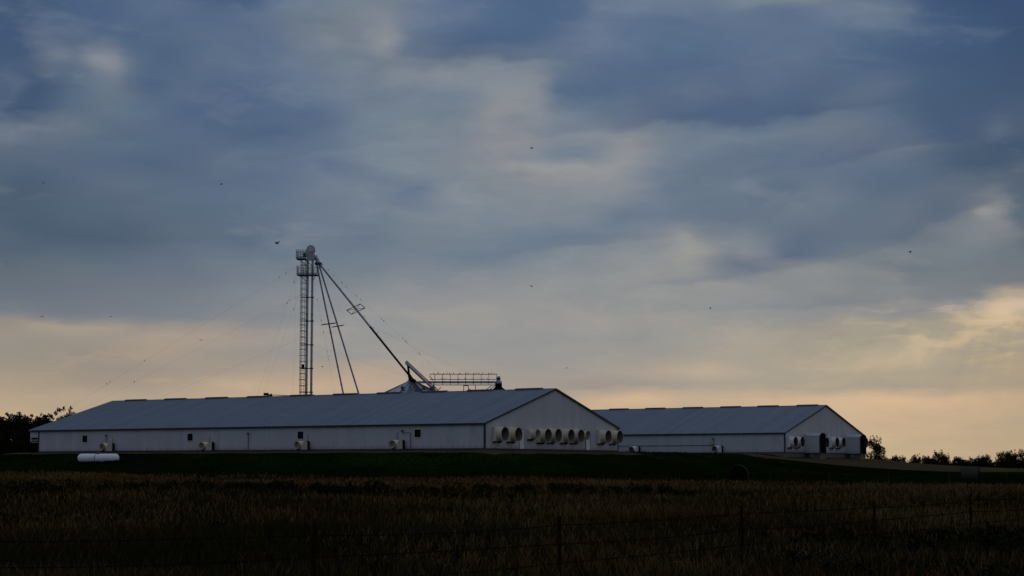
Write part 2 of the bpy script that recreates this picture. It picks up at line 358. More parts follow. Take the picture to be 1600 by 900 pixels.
def sheet_metal(name, col, axis, rough, metal, var, dirt):
    """painted steel sheets: each 0.9 m sheet has aged a little differently; dust and grime on it"""
    m, nt, b, g = new_mat(name)
    tc = nt.nodes.new('ShaderNodeTexCoord')
    o = g.sep(tc.outputs['Object'])
    sheet = g.math('FLOOR', g.math('DIVIDE', o[axis], 0.914))
    wn = nt.nodes.new('ShaderNodeTexWhiteNoise'); wn.noise_dimensions = '1D'
    g.link(sheet, wn.inputs['W'])
    st = [6.0, 6.0, 6.0]
    streak = g.noise(g.mapping(tc.outputs['Object'], sc=(0.25, 2.2, 0.25) if axis == 1 else (2.2, 0.25, 0.25)), 1.0, 6.0, 0.65)
    cloud = g.noise(tc.outputs['Object'], 0.35, 5.0, 0.6)
    f = g.math('ADD', g.math('MULTIPLY', wn.outputs['Value'], 0.25), g.math('ADD', g.math('MULTIPLY', streak, 0.45), g.math('MULTIPLY', cloud, 0.3)))
    base = g.ramp(f, [(0.25, tuple(c * (1 - var) for c in col)), (0.75, tuple(min(1, c * (1 + var)) for c in col))])
    if dirt:
        low = g.smooth(g.math('MULTIPLY_ADD', g.math('SUBTRACT', streak, 0.5), 0.9, o[2]), 0.0, 0.55, 1.0, 0.0)
        base = g.mix(g.math('MULTIPLY', low, 0.55), base, dirt)
        st2 = g.smooth(g.noise(g.mapping(tc.outputs['Object'], sc=(1.1, 1.1, 0.35)), 1.0, 5.0, 0.6), 0.56, 0.75)
        base = g.mix(g.math('MULTIPLY', st2, 0.3), base, dirt)
    nt.links.new(base, b.inputs['Base Color'])
    b.inputs['Roughness'].default_value = rough
    b.inputs['Metallic'].default_value = metal
    return m


def fiberglass(name, col):
    m, nt, b, g = new_mat(name)
    tc = nt.nodes.new('ShaderNodeTexCoord')
    n = g.noise(tc.outputs['Object'], 2.2, 6.0, 0.65)
    n2 = g.noise(g.mapping(tc.outputs['Object'], sc=(3, 3, 0.6)), 2.5, 6.0, 0.65)
    base = g.ramp(n, [(0.3, tuple(c * 0.82 for c in col)), (0.7, tuple(min(0.92, c * 1.08) for c in col))])
    base = g.mix(g.smooth(n2, 0.52, 0.80, 0.0, 0.6), base, (0.12, 0.085, 0.05))
    nt.links.new(base, b.inputs['Base Color'])
    b.inputs['Roughness'].default_value = 0.65
    return m


M = {}
M['wall'] = sheet_metal('white_wall_steel', (0.52, 0.52, 0.53), 1, 0.5, 0.0, 0.10, (0.22, 0.19, 0.15))
M['gable'] = sheet_metal('white_gable_steel', (0.54, 0.54, 0.54), 0, 0.5, 0.0, 0.08, (0.22, 0.19, 0.15))
M['roof'] = sheet_metal('grey_roof_steel', (0.128, 0.165, 0.205), 1, 0.55, 0.0, 0.18, None)
M['trim'] = mat('dark_trim', (0.022, 0.027, 0.030), 0.6, 0.0, 0.2, 2.0)
M['vent'] = mat('ridge_vent_metal', (0.11, 0.105, 0.105), 0.6, 0.0, 0.25, 2.0)
M['fg'] = fiberglass('beige_fiberglass', (0.80, 0.71, 0.54))
M['fgwhite'] = fiberglass('white_fiberglass', (0.86, 0.85, 0.82))
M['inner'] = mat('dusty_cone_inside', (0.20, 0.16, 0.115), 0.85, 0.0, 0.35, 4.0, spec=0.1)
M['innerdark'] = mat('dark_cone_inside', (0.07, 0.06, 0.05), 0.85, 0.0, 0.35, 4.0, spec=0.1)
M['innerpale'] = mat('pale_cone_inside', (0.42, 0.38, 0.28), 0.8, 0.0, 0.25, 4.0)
M['black'] = mat('black_rubber', (0.006, 0.006, 0.006), 0.9, 0.0, 0.3, 3.0, spec=0.03)
M['door'] = mat('white_door', (0.80, 0.80, 0.78), 0.5, 0.0, 0.08, 2.0)
M['frame'] = mat('white_frame', (0.62, 0.62, 0.60), 0.5, 0.0, 0.1, 2.0)
M['glass'] = mat('dark_window', (0.006, 0.0065, 0.007), 0.8, 0.0, 0.2, 2.0, spec=0.08)
M['galv'] = mat('galvanised_steel', (0.40, 0.42, 0.45), 0.42, 0.75, 0.22, 1.2)
M['steel'] = mat('weathered_steel', (0.10, 0.105, 0.11), 0.6, 0.4, 0.3, 2.0)
M['cone_metal'] = mat('pale_tank_white', (0.55, 0.57, 0.60), 0.5, 0.1, 0.2, 1.0)
def panel_mat():
    m, nt, b, g = new_mat('weathered_bin_panel')
    oi = nt.nodes.new('ShaderNodeObjectInfo')
    tc = nt.nodes.new('ShaderNodeTexCoord')
    n = g.noise(g.mapping(tc.outputs['Object'], sc=(0.5, 4, 1)), 1.5, 5.0, 0.6)
    f = g.math('ADD', g.math('MULTIPLY', oi.outputs['Random'], 0.7), g.math('MULTIPLY', n, 0.3))
    nt.links.new(g.ramp(f, [(0.28, (0.02, 0.022, 0.026)), (0.40, (0.22, 0.24, 0.27)), (0.55, (0.60, 0.62, 0.66))]), b.inputs['Base Color'])
    b.inputs['Roughness'].default_value = 0.5
    return m


M['bin_panel'] = panel_mat()
M['rust'] = mat('rusty_iron', (0.05, 0.024, 0.016), 0.85, 0.2, 0.4, 5.0)
M['tank'] = mat('white_tank_paint', (0.92, 0.92, 0.92), 0.25, 0.0, 0.03, 1.5)
M['red'] = mat('red_lid_paint', (0.22, 0.02, 0.025), 0.5, 0.0, 0.15, 2.0)
M['concrete'] = mat('pale_concrete', (0.15, 0.135, 0.115), 0.9, 0.0, 0.25, 1.5, bump=0.3)
M['post'] = mat('red_brown_post_paint', (0.026, 0.008, 0.005), 0.9, 0.0, 0.4, 6.0, spec=0.0)
M['wire'] = mat('old_fence_wire', (0.008, 0.007, 0.006), 0.9, 0.0, 0.3, 8.0, spec=0.0)
M['bark'] = mat('dark_bark', (0.022, 0.017, 0.013), 0.95, 0.0, 0.4, 4.0, bump=0.5)
M['stone'] = mat('limestone', (0.42, 0.41, 0.38), 0.9, 0.0, 0.3, 6.0, bump=0.6)
M['bird'] = mat('black_feathers', (0.012, 0.011, 0.012), 0.7, 0.0, 0.3, 8.0)
M['hay'] = mat('shaded_hay_end', (0.010, 0.008, 0.005), 0.95, 0.0, 0.5, 5.0, spec=0.0, bump=0.8)  # bale ends: backlit shade put into the hay colour
M['hay_rimlit'] = mat('rim_lit_bale_side', (0.068, 0.061, 0.046), 0.95, 0.0, 0.35, 5.0, spec=0.0, bump=0.6)  # paler bale side: rim light put into the hay colour
M['petal'] = mat('pale_flower', (0.45, 0.45, 0.40), 0.8, 0.0, 0.2, 4.0)


def leafmat(name, a, b_):
    m, nt, b, g = new_mat(name)
    at = nt.nodes.new('ShaderNodeAttribute'); at.attribute_name = 'tint'
    tc = nt.nodes.new('ShaderNodeTexCoord')
    n = g.noise(tc.outputs['Object'], 1.2, 4.0, 0.6)
    f = g.math('ADD', g.math('MULTIPLY', at.outputs['Fac'], 0.5), g.math('MULTIPLY', n, 0.5))
    nt.links.new(g.ramp(f, [(0.25, a), (0.75, b_)]), b.inputs['Base Color'])
    b.inputs['Roughness'].default_value = 0.8
    b.inputs['Specular IOR Level'].default_value = 0.0
    return m


M['leaf'] = leafmat('evening_foliage', (0.010, 0.012, 0.004), (0.032, 0.030, 0.010))
M['weed'] = leafmat('weed_leaves', (0.007, 0.010, 0.003), (0.020, 0.024, 0.006))


def soil_material():
    m, nt, b, g = new_mat('field_soil')
    tc = nt.nodes.new('ShaderNodeTexCoord')
    n = g.noise(tc.outputs['Object'], 0.12, 6.0, 0.6)
    n2 = g.noise(tc.outputs['Object'], 3.0, 6.0, 0.65)
    f = g.math('ADD', g.math('MULTIPLY', n, 0.6), g.math('MULTIPLY', n2, 0.4))
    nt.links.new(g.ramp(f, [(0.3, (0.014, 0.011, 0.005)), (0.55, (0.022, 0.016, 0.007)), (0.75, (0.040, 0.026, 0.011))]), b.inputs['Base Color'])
    b.inputs['Roughness'].default_value = 1.0
    b.inputs['Specular IOR Level'].default_value = 0.0
    return m


def lawn_material():
    m, nt, b, g = new_mat('mown_lawn')
    tc = nt.nodes.new('ShaderNodeTexCoord')
    n = g.noise(g.mapping(tc.outputs['Object'], sc=(1, 0.5, 1)), 0.11, 6.0, 0.6)
    n2 = g.noise(tc.outputs['Object'], 2.0, 6.0, 0.7)
    f = g.math('ADD', g.math('MULTIPLY', n, 0.55), g.math('MULTIPLY', n2, 0.45))
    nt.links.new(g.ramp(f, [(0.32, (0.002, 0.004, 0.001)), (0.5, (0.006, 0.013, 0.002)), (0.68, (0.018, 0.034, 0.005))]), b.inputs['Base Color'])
    b.inputs['Roughness'].default_value = 1.0
    b.inputs['Specular IOR Level'].default_value = 0.0
    return m


def gravel_material():
    m, nt, b, g = new_mat('limestone_gravel')
    tc = nt.nodes.new('ShaderNodeTexCoord')
    n = g.noise(tc.outputs['Object'], 0.22, 6.0, 0.6)
    n2 = g.noise(tc.outputs['Object'], 9.0, 5.0, 0.7)
    f = g.math('ADD', g.math('MULTIPLY', n, 0.55), g.math('MULTIPLY', n2, 0.45))
    nt.links.new(g.ramp(f, [(0.3, (0.050, 0.036, 0.020)), (0.7, (0.120, 0.086, 0.050))]), b.inputs['Base Color'])
    b.inputs['Roughness'].default_value = 1.0
    b.inputs['Specular IOR Level'].default_value = 0.0
    bp = nt.nodes.new('ShaderNodeBump'); bp.inputs['Strength'].default_value = 0.6; bp.inputs['Distance'].default_value = 0.05
    nt.links.new(n2, bp.inputs['Height']); nt.links.new(bp.outputs[0], b.inputs['Normal'])
    return m


def grass_material(name, root, stem, tipa, tipb, tipc):
    """dry grass: stems from green to straw, seed heads tan to rust; the patches vary over the field"""
    m, nt, b, g = new_mat(name)
    at = nt.nodes.new('ShaderNodeAttribute'); at.attribute_name = 'tint'
    ap = nt.nodes.new('ShaderNodeAttribute'); ap.attribute_name = 'along'
    tc = nt.nodes.new('ShaderNodeTexCoord')
    n = g.noise(g.mapping(tc.outputs['Object'], sc=(1, 0.55, 1)), 0.085, 5.0, 0.6)
    n2 = g.noise(g.mapping(tc.outputs['Object'], loc=(40, 13, 0), sc=(1, 0.5, 1)), 0.16, 5.0, 0.6)
    pos = g.sep(tc.outputs['Object'])
    # grass tones go darker near the fence, paler mid-field and along the lawn
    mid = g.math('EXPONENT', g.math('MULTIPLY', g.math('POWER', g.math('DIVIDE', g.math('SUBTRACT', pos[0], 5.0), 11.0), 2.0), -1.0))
    tone_shift = g.math('ADD', g.smooth(pos[1], 26.0, 75.0, -0.17, -0.10), g.math('ADD', g.smooth(pos[1], 90.0, 122.0, 0.0, 0.20), g.math('MULTIPLY', mid, 0.09)))
    dry = g.math('MULTIPLY_ADD', g.math('SUBTRACT', at.outputs['Fac'], 0.5), 0.35, g.math('ADD', n, tone_shift))
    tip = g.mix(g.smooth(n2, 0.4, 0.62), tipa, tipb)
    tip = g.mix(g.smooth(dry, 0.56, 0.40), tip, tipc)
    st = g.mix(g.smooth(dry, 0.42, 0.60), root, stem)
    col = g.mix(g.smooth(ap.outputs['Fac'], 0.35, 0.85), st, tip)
    nt.links.new(col, b.inputs['Base Color'])
    b.inputs['Roughness'].default_value = 0.9
    b.inputs['Specular IOR Level'].default_value = 0.0
    return m


M['soil'] = soil_material()
M['lawn'] = lawn_material()
M['gravel'] = gravel_material()
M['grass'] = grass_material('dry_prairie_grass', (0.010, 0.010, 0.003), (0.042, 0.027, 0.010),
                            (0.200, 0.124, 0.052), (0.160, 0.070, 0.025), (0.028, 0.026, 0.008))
M['short'] = grass_material('lawn_grass_blades', (0.002, 0.005, 0.001), (0.006, 0.012, 0.002),
                            (0.009, 0.018, 0.003), (0.018, 0.024, 0.005), (0.004, 0.008, 0.0015))


# ------------------------------------------------------------------ mesh helpers
class MB:
    def __init__(self):
        self.v, self.f = [], []

    def add(self, vs, fs):
        k = len(self.v)
        self.v += [tuple(p) for p in vs]
        self.f += [tuple(i + k for i in f) for f in fs]
        return self

    def box(self, lo, hi):
        (a, b, c), (d, e, f) = lo, hi
        return self.add([(a, b, c), (d, b, c), (d, e, c), (a, e, c), (a, b, f), (d, b, f), (d, e, f), (a, e, f)],
                        [(0, 3, 2, 1), (4, 5, 6, 7), (0, 1, 5, 4), (1, 2, 6, 5), (2, 3, 7, 6), (3, 0, 4, 7)])

    def tube(self, p, q, r0, r1=None, n=8, cap=True):
        r1 = r0 if r1 is None else r1
        p, q = Vector(p), Vector(q)
        d = (q - p).normalized()
        up = Vector((0, 0, 1)) if abs(d.z) < 0.95 else Vector((1, 0, 0))
        a = d.cross(up).normalized(); b = a.cross(d).normalized()
        vs = []
        for c, r in ((p, r0), (q, r1)):
            for i in range(n):
                t = 2 * math.pi * i / n
                vs.append(c + (a * math.cos(t) + b * math.sin(t)) * r)
        fs = [(i, (i + 1) % n, n + (i + 1) % n, n + i) for i in range(n)]
        if cap:
            fs += [tuple(range(n - 1, -1, -1)), tuple(range(n, 2 * n))]
        return self.add(vs, fs)

    def path(self, pts, r, n=6):
        for p, q in zip(pts, pts[1:]):
            self.tube(p, q, r, r, n)
        return self

    def lathe(self, prof, n=24, axis='z', o=(0, 0, 0), close=False):
        """prof: (radius, height) pairs turned about the axis"""
        vs, fs = [], []
        o = Vector(o)
        for (r, h) in prof:
            for i in range(n):
                t = 2 * math.pi * i / n
                a, b = r * math.cos(t), r * math.sin(t)
                p = {'z': (a, b, h), 'x': (h, a, b), 'y': (b, h, a)}[axis]
                vs.append(o + Vector(p))
        k = len(prof)
        for j in range(k - 1 if not close else k):
            for i in range(n):
                a, b = j * n + i, j * n + (i + 1) % n
                c, d = ((j + 1) % k) * n + (i + 1) % n, ((j + 1) % k) * n + i
                fs.append((a, b, c, d))
        if not close:
            if prof[0][0] > 1e-6:
                fs.append(tuple(range(n - 1, -1, -1)))
            if prof[-1][0] > 1e-6:
                fs.append(tuple(range((k - 1) * n, k * n)))
        return self.add(vs, fs)

    def prism(self, poly, ext):
        """poly: list of 3D points of a flat outline; ext: extrusion vector"""
        n = len(poly); e = Vector(ext)
        vs = [Vector(p) for p in poly] + [Vector(p) + e for p in poly]
        fs = [tuple(range(n - 1, -1, -1)), tuple(range(n, 2 * n))]
        fs += [(i, (i + 1) % n, n + (i + 1) % n, n + i) for i in range(n)]
        return self.add(vs, fs)

    def mesh(self, name, m, smooth=False, fix=True):
        me = bpy.data.meshes.new(name)
        me.from_pydata(self.v, [], self.f)
        if fix:
            bm = bmesh.new(); bm.from_mesh(me)
            bmesh.ops.recalc_face_normals(bm, faces=bm.faces)
            bm.to_mesh(me); bm.free()
        me.materials.append(m)
        if smooth:
            me.shade_smooth()
            try:
                me.set_sharp_from_angle(angle=R(35))
            except Exception:
                pass
        me.update()
        return me

    def build(self, name, m, parent=None, smooth=False, loc=None, fix=True):
        o = bpy.data.objects.new(name, self.mesh(name, m, smooth, fix))
        COL.objects.link(o)
        if parent is not None:
            o.parent = parent
        if loc is not None:
            o.location = loc
        return o


def empty(name, loc, rz=0.0, label=None, cat=None, group=None):
    o = bpy.data.objects.new(name, None)
    o.location = loc
    o.rotation_euler = (0, 0, rz)
    o.empty_display_size = 0.5
    COL.objects.link(o)
    return tag(o, label, cat, group)


def tag(o, label=None, cat=None, group=None, kind=None):
    for k, v in (('label', label), ('category', cat), ('group', group), ('kind', kind)):
        if v:
            o[k] = v
    return o


def copy_tree(o, parent=None):
    c = o.copy()
    COL.objects.link(c)
    c.parent = parent
    for ch in list(o.children):
        copy_tree(ch, c)
    return c


def np_mesh(name, verts, faces, m, attrs=None, smooth=False):
    """faces: (n, k) int array, all of the same number of corners"""
    me = bpy.data.meshes.new(name)
    nv, (nf, k) = len(verts), faces.shape
    me.vertices.add(nv)
    me.vertices.foreach_set('co', np.asarray(verts, dtype=np.float32).ravel())
    me.loops.add(nf * k)
    me.loops.foreach_set('vertex_index', faces.astype(np.int32).ravel())
    me.polygons.add(nf)
    me.polygons.foreach_set('loop_start', np.arange(0, nf * k, k, dtype=np.int32))
    me.polygons.foreach_set('loop_total', np.full(nf, k, dtype=np.int32))
    if smooth:
        me.polygons.foreach_set('use_smooth', np.ones(nf, dtype=bool))
    for an, arr in (attrs or {}).items():
        a = me.attributes.new(an, 'FLOAT', 'POINT')
        a.data.foreach_set('value', np.asarray(arr, dtype=np.float32))
    me.materials.append(m)
    me.update(calc_edges=True)
    me.validate()
    return me


def np_obj(name, *a, **k):
    o = bpy.data.objects.new(name, np_mesh(name, *a, **k))
    COL.objects.link(o)
    return o


# ------------------------------------------------------------------ lie of the land
TH = 0.998                                   # heading of both barns
GV = np.array([math.cos(TH), math.sin(TH)])  # along a gable end
LV = np.array([-math.sin(TH), math.cos(TH)]) # along a long wall
B1 = (-2.69, 178.752, 3.915)
B2 = (34.845, 230.901, 4.003)
PZ = [(-200, 0.0), (10, 0.0), (45, 0.05), (100, 0.5), (148, 1.0), (200, 1.6), (260, 1.95), (330, 2.0), (1000, 1.6), (6000, 0.0)]


def smooth_np(x, a, b):
    t = np.clip((x - a) / (b - a), 0, 1)
    return t * t * (3 - 2 * t)


def height(X, Y):
    X, Y = np.asarray(X, dtype=float), np.asarray(Y, dtype=float)
    z = np.interp(Y, [p[0] for p in PZ], [p[1] for p in PZ])
    z = z - 0.0115 * np.clip(X, -60, 60) * smooth_np(Y, 50, 145) * (1 - smooth_np(Y, 190, 260))
    u = (X - B1[0]) * GV[0] + (Y - B1[1]) * GV[1]
    v = (X - B1[0]) * LV[0] + (Y - B1[1]) * LV[1]

    def rd(u0, u1, v0, v1):
        du = np.maximum(np.maximum(u0 - u, u - u1), 0)
        dv = np.maximum(np.maximum(v0 - v, v - v1), 0)
        return np.hypot(du, dv)
    d = np.minimum(rd(0, 91, 0, 66), rd(60, 91, -3.4, 66))
    s = np.exp(-(d / 11.0) ** 1.3)
    z = z + (3.87 - z) * s
    # the ground drops away in front of the rear barn's gable end
    z = z - 0.48 * s * smooth_np(-v, 0.2, 4.2) * smooth_np(u, 52, 63)
    z = z + 0.06 * np.sin(X * 0.31 + 0.7) * np.sin(Y * 0.23) * (1 - s)
    return z


def H1(x, y):
    return float(height(x, y))


def ground_grid(name, xs, ys, m, off=0.0):
    X, Y = np.meshgrid(xs, ys)
    Z = height(X, Y) + off
    nx, ny = len(xs), len(ys)
    V = np.stack([X.ravel(), Y.ravel(), Z.ravel()], 1)
    i = np.arange(ny - 1)[:, None] * nx + np.arange(nx - 1)[None, :]
    F = np.stack([i, i + 1, i + nx + 1, i + nx], -1).reshape(-1, 4)
    return np_obj(name, V, F, m, smooth=True)


far = [140, 170, 220, 300, 450, 700, 1100, 2000, 3500, 6000]
gx = np.array([-v for v in far[::-1]] + list(np.arange(-110, 111, 2.0)) + far, dtype=float)
gy = np.array([-2000, -800, -300, -120, -60, -30] + list(np.arange(-10, 340, 2.0)) + [350, 380, 430, 520, 700, 1000, 1600, 2600, 4000, 6000], dtype=float)
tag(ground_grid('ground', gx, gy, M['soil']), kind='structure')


def lawn_edge(X):
    X = np.asarray(X, dtype=float)
    return 143.0 + 1.6 * np.sin(X * 0.13) + 1.0 * np.sin(X * 0.41 + 1.3) + 0.5 * np.sin(X * 1.1)


def loft(name, near, far_, nu, nv, m, off):
    """a draped sheet between two rows of plan points"""
    def samp(pts, n):
        p = np.array(pts, dtype=float)
        s = np.concatenate([[0], np.cumsum(np.hypot(*np.diff(p, axis=0).T))])
        t = np.linspace(0, s[-1], n)
        return np.stack([np.interp(t, s, p[:, 0]), np.interp(t, s, p[:, 1])], 1)
    a, b = samp(near, nu), samp(far_, nu)
    t = np.linspace(0, 1, nv)[:, None, None]
    P = a[None] * (1 - t) + b[None] * t
    Z = height(P[..., 0], P[..., 1]) + off
    V = np.concatenate([P, Z[..., None]], -1).reshape(-1, 3)
    i = np.arange(nv - 1)[:, None] * nu + np.arange(nu - 1)[None, :]
    F = np.stack([i, i + 1, i + nu + 1, i + nu], -1).reshape(-1, 4)
    return V, F


lx = np.arange(-100, 131, 1.0)
V, F = loft('lawn', np.stack([lx, lawn_edge(lx)], 1), np.stack([lx, np.full_like(lx, 330.0)], 1), 231, 180, M['lawn'], 0.02)
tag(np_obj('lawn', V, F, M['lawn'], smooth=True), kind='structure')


def bl(u, v):
    p = np.array(B1[:2]) + u * GV + v * LV
    return (p[0], p[1])


rs = np.random.RandomState(3)
gv_, gf_, k = [], [], 0
for near, farp, nu, nv in (
        ([bl(-2.5 + 0.3 * math.sin(i * 1.7), i * 2.2 - 2.9) for i in range(33)], [bl(0.3, i * 2.2 - 2.9) for i in range(33)], 120, 6),
        ([bl(i * 1.45 - 2.5, -2.9 + 0.25 * math.sin(i * 1.3)) for i in range(22)], [bl(i * 1.45 - 2.5, 0.3) for i in range(22)], 60, 6),
        ([bl(63.2 + 0.3 * math.sin(i * 1.9), i * 2.2 - 4) for i in range(30)], [bl(64.4, i * 2.2 - 4) for i in range(30)], 110, 5),
        ([(27.5, 227), (30.5, 224.5), (34, 222.5), (38.5, 221.5), (46, 222.5), (61, 226), (85, 230), (160, 237)],
         [(29.5, 228.2), (33.6, 229.6), (36, 231), (39, 235.5), (43, 242), (50.5, 253), (63, 250), (80, 251), (160, 262)], 160, 26)):
    V, F = loft('g', near, farp, nu, nv, None, 0.05 + 0.004 * (k > 0))
    gv_.append(V); gf_.append(F + k); k += len(V)
tag(np_obj('gravel_drive', np.concatenate(gv_), np.concatenate(gf_), M['gravel'], smooth=True), kind='structure')


# ------------------------------------------------------------------ barns
WID, EH, RR = 26.65, 2.6, 3.832


def ribbed(L, top_of, axis, pitch=0.3, depth=0.03):
    """a wall of ribbed steel sheet from 0 to L; top_of(s) gives its height; returns a builder"""
    ss = []
    n = int(L / pitch)
    for i in range(n):
        s = i * pitch
        ss += [(s, 0), (s + pitch * 0.66, 0), (s + pitch * 0.74, -depth), (s + pitch * 0.90, -depth)]
    ss += [(n * pitch, 0), (L, 0)]
    mb = MB()
    vs, fs = [], []
    for s, o in ss:
        for h in (0.0, top_of(s)):
            vs.append((o, s, h) if axis == 'y' else (s, o, h))
    for i in range(len(ss) - 1):
        fs.append((2 * i, 2 * i + 2, 2 * i + 3, 2 * i + 1))
    return mb.add(vs, fs)


def slope(x):
    return EH + RR * (1 - abs(x - WID / 2) / (WID / 2))


def make_fan(dia, length, shell, inner, pale=False):
    """wall exhaust fan, built at the origin pointing to -y: square housing > cone, propeller, bracket"""
    h = dia * 0.50
    mb = MB()
    w = 0.05
    dep = 0.34
    mb.box((-h, -dep, -h), (-h + w, -0.03, h)); mb.box((h - w, -dep, -h), (h, -0.03, h))
    mb.box((-h + w, -dep, h - w), (h - w, -0.03, h)); mb.box((-h + w, -dep, -h), (h - w, -0.03, -h + w))
    # shoulder between square box and round cone
    n = 28
    r = dia * 0.445
    vs = [(-h, -dep, -h), (h, -dep, -h), (h, -dep, h), (-h, -dep, h)]
    ring = [(r * math.cos(2 * math.pi * i / n), -dep - 0.07, r * math.sin(2 * math.pi * i / n)) for i in range(n)]
    fs = []
    for i in range(n):
        a = (i + 0.5) / n * 2 * math.pi
        cidx = {0: 2, 1: 3, 2: 0, 3: 1}[int(a // (math.pi / 2))]
        fs.append((4 + i, 4 + (i + 1) % n, cidx))
    for i, c0, c1 in ((0, 1, 2), (n // 4, 2, 3), (n // 2, 3, 0), (3 * n // 4, 0, 1)):
        fs.append((4 + i, c1, c0))
    mb.add(vs + ring, fs)
    house = mb.mesh('exhaust_fan', M[shell], False)
    r0, r1 = dia * 0.44, dia * 0.5
    c = MB()
    y0, y1 = -dep - 0.06, -length
    prof = [(r0, y0), ((r0 + r1) / 2 - 0.012, (y0 + y1) / 2), (r1 - 0.01, y1 + 0.06), (r1 + 0.012, y1), (r1 - 0.02, y1)]
    c.lathe(prof, 36, 'y', close=False)
    c.f = [f for f in c.f if len(f) == 4]
    cone = c.mesh('cone', M[shell], True, fix=False)
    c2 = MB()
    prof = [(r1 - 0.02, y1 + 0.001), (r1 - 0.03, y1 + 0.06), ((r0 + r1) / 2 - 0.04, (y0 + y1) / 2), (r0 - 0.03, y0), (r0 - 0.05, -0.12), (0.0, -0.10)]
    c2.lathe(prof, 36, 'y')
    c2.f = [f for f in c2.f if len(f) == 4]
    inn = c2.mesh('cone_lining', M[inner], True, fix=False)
    p = MB()
    p.lathe([(0.0, -0.42), (0.10, -0.41), (0.12, -0.36), (0.12, -0.30)], 14, 'y')
    for k in range(6):
        a = 2 * math.pi * k / 6
        ca, sa = math.cos(a), math.sin(a)
        rr = r0 - 0.07
        q = []
        for rad, wd, tw in ((0.10, 0.09, 0.06), (rr * 0.6, 0.14, 0.04), (rr, 0.15, 0.02)):
            for sgn in (-1, 1):
                q.append((rad * ca - sgn * wd * sa, -0.33 + sgn * tw, rad * sa + sgn * wd * ca))
        p.add(q, [(0, 1, 3, 2), (2, 3, 5, 4)])
    prop = p.mesh('propeller', M['steel'], False)
    b = MB()
    b.prism([(-h * 0.8, -0.02, -h - 0.002), (-h * 0.8, -dep, -h - 0.002), (-h * 0.8, -dep + 0.06, -h - 0.08), (-h * 0.8, -0.02, -h - 0.22)], (0.06, 0, 0))
    b.prism([(h * 0.8 - 0.06, -0.02, -h - 0.002), (h * 0.8 - 0.06, -dep, -h - 0.002), (h * 0.8 - 0.06, -dep + 0.06, -h - 0.08), (h * 0.8 - 0.06, -0.02, -h - 0.22)], (0.06, 0, 0))
    b.box((-h * 0.74, -dep + 0.02, -h - 0.10), (h * 0.74, -dep + 0.06, -h - 0.004))
    br = b.mesh('bracket', M['black'], False)  # black bracket also stands in for its shadow under the housing
    return house, cone, inn, prop, br


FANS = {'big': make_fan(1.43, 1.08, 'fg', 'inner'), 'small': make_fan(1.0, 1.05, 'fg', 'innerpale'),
        'white': make_fan(1.38, 0.95, 'fgwhite', 'innerdark')}


def add_fan(kind, parent, x, z):
    meshes = FANS[kind]
    o = bpy.data.objects.new('exhaust_fan', meshes[0])
    COL.objects.link(o); o.parent = parent; o.location = (x, 0, z)
    for nm, me in zip(('cone', 'cone_lining', 'propeller', 'bracket'), meshes[1:]):
        c = bpy.data.objects.new(nm, me)
        COL.objects.link(c); c.parent = o
    return o


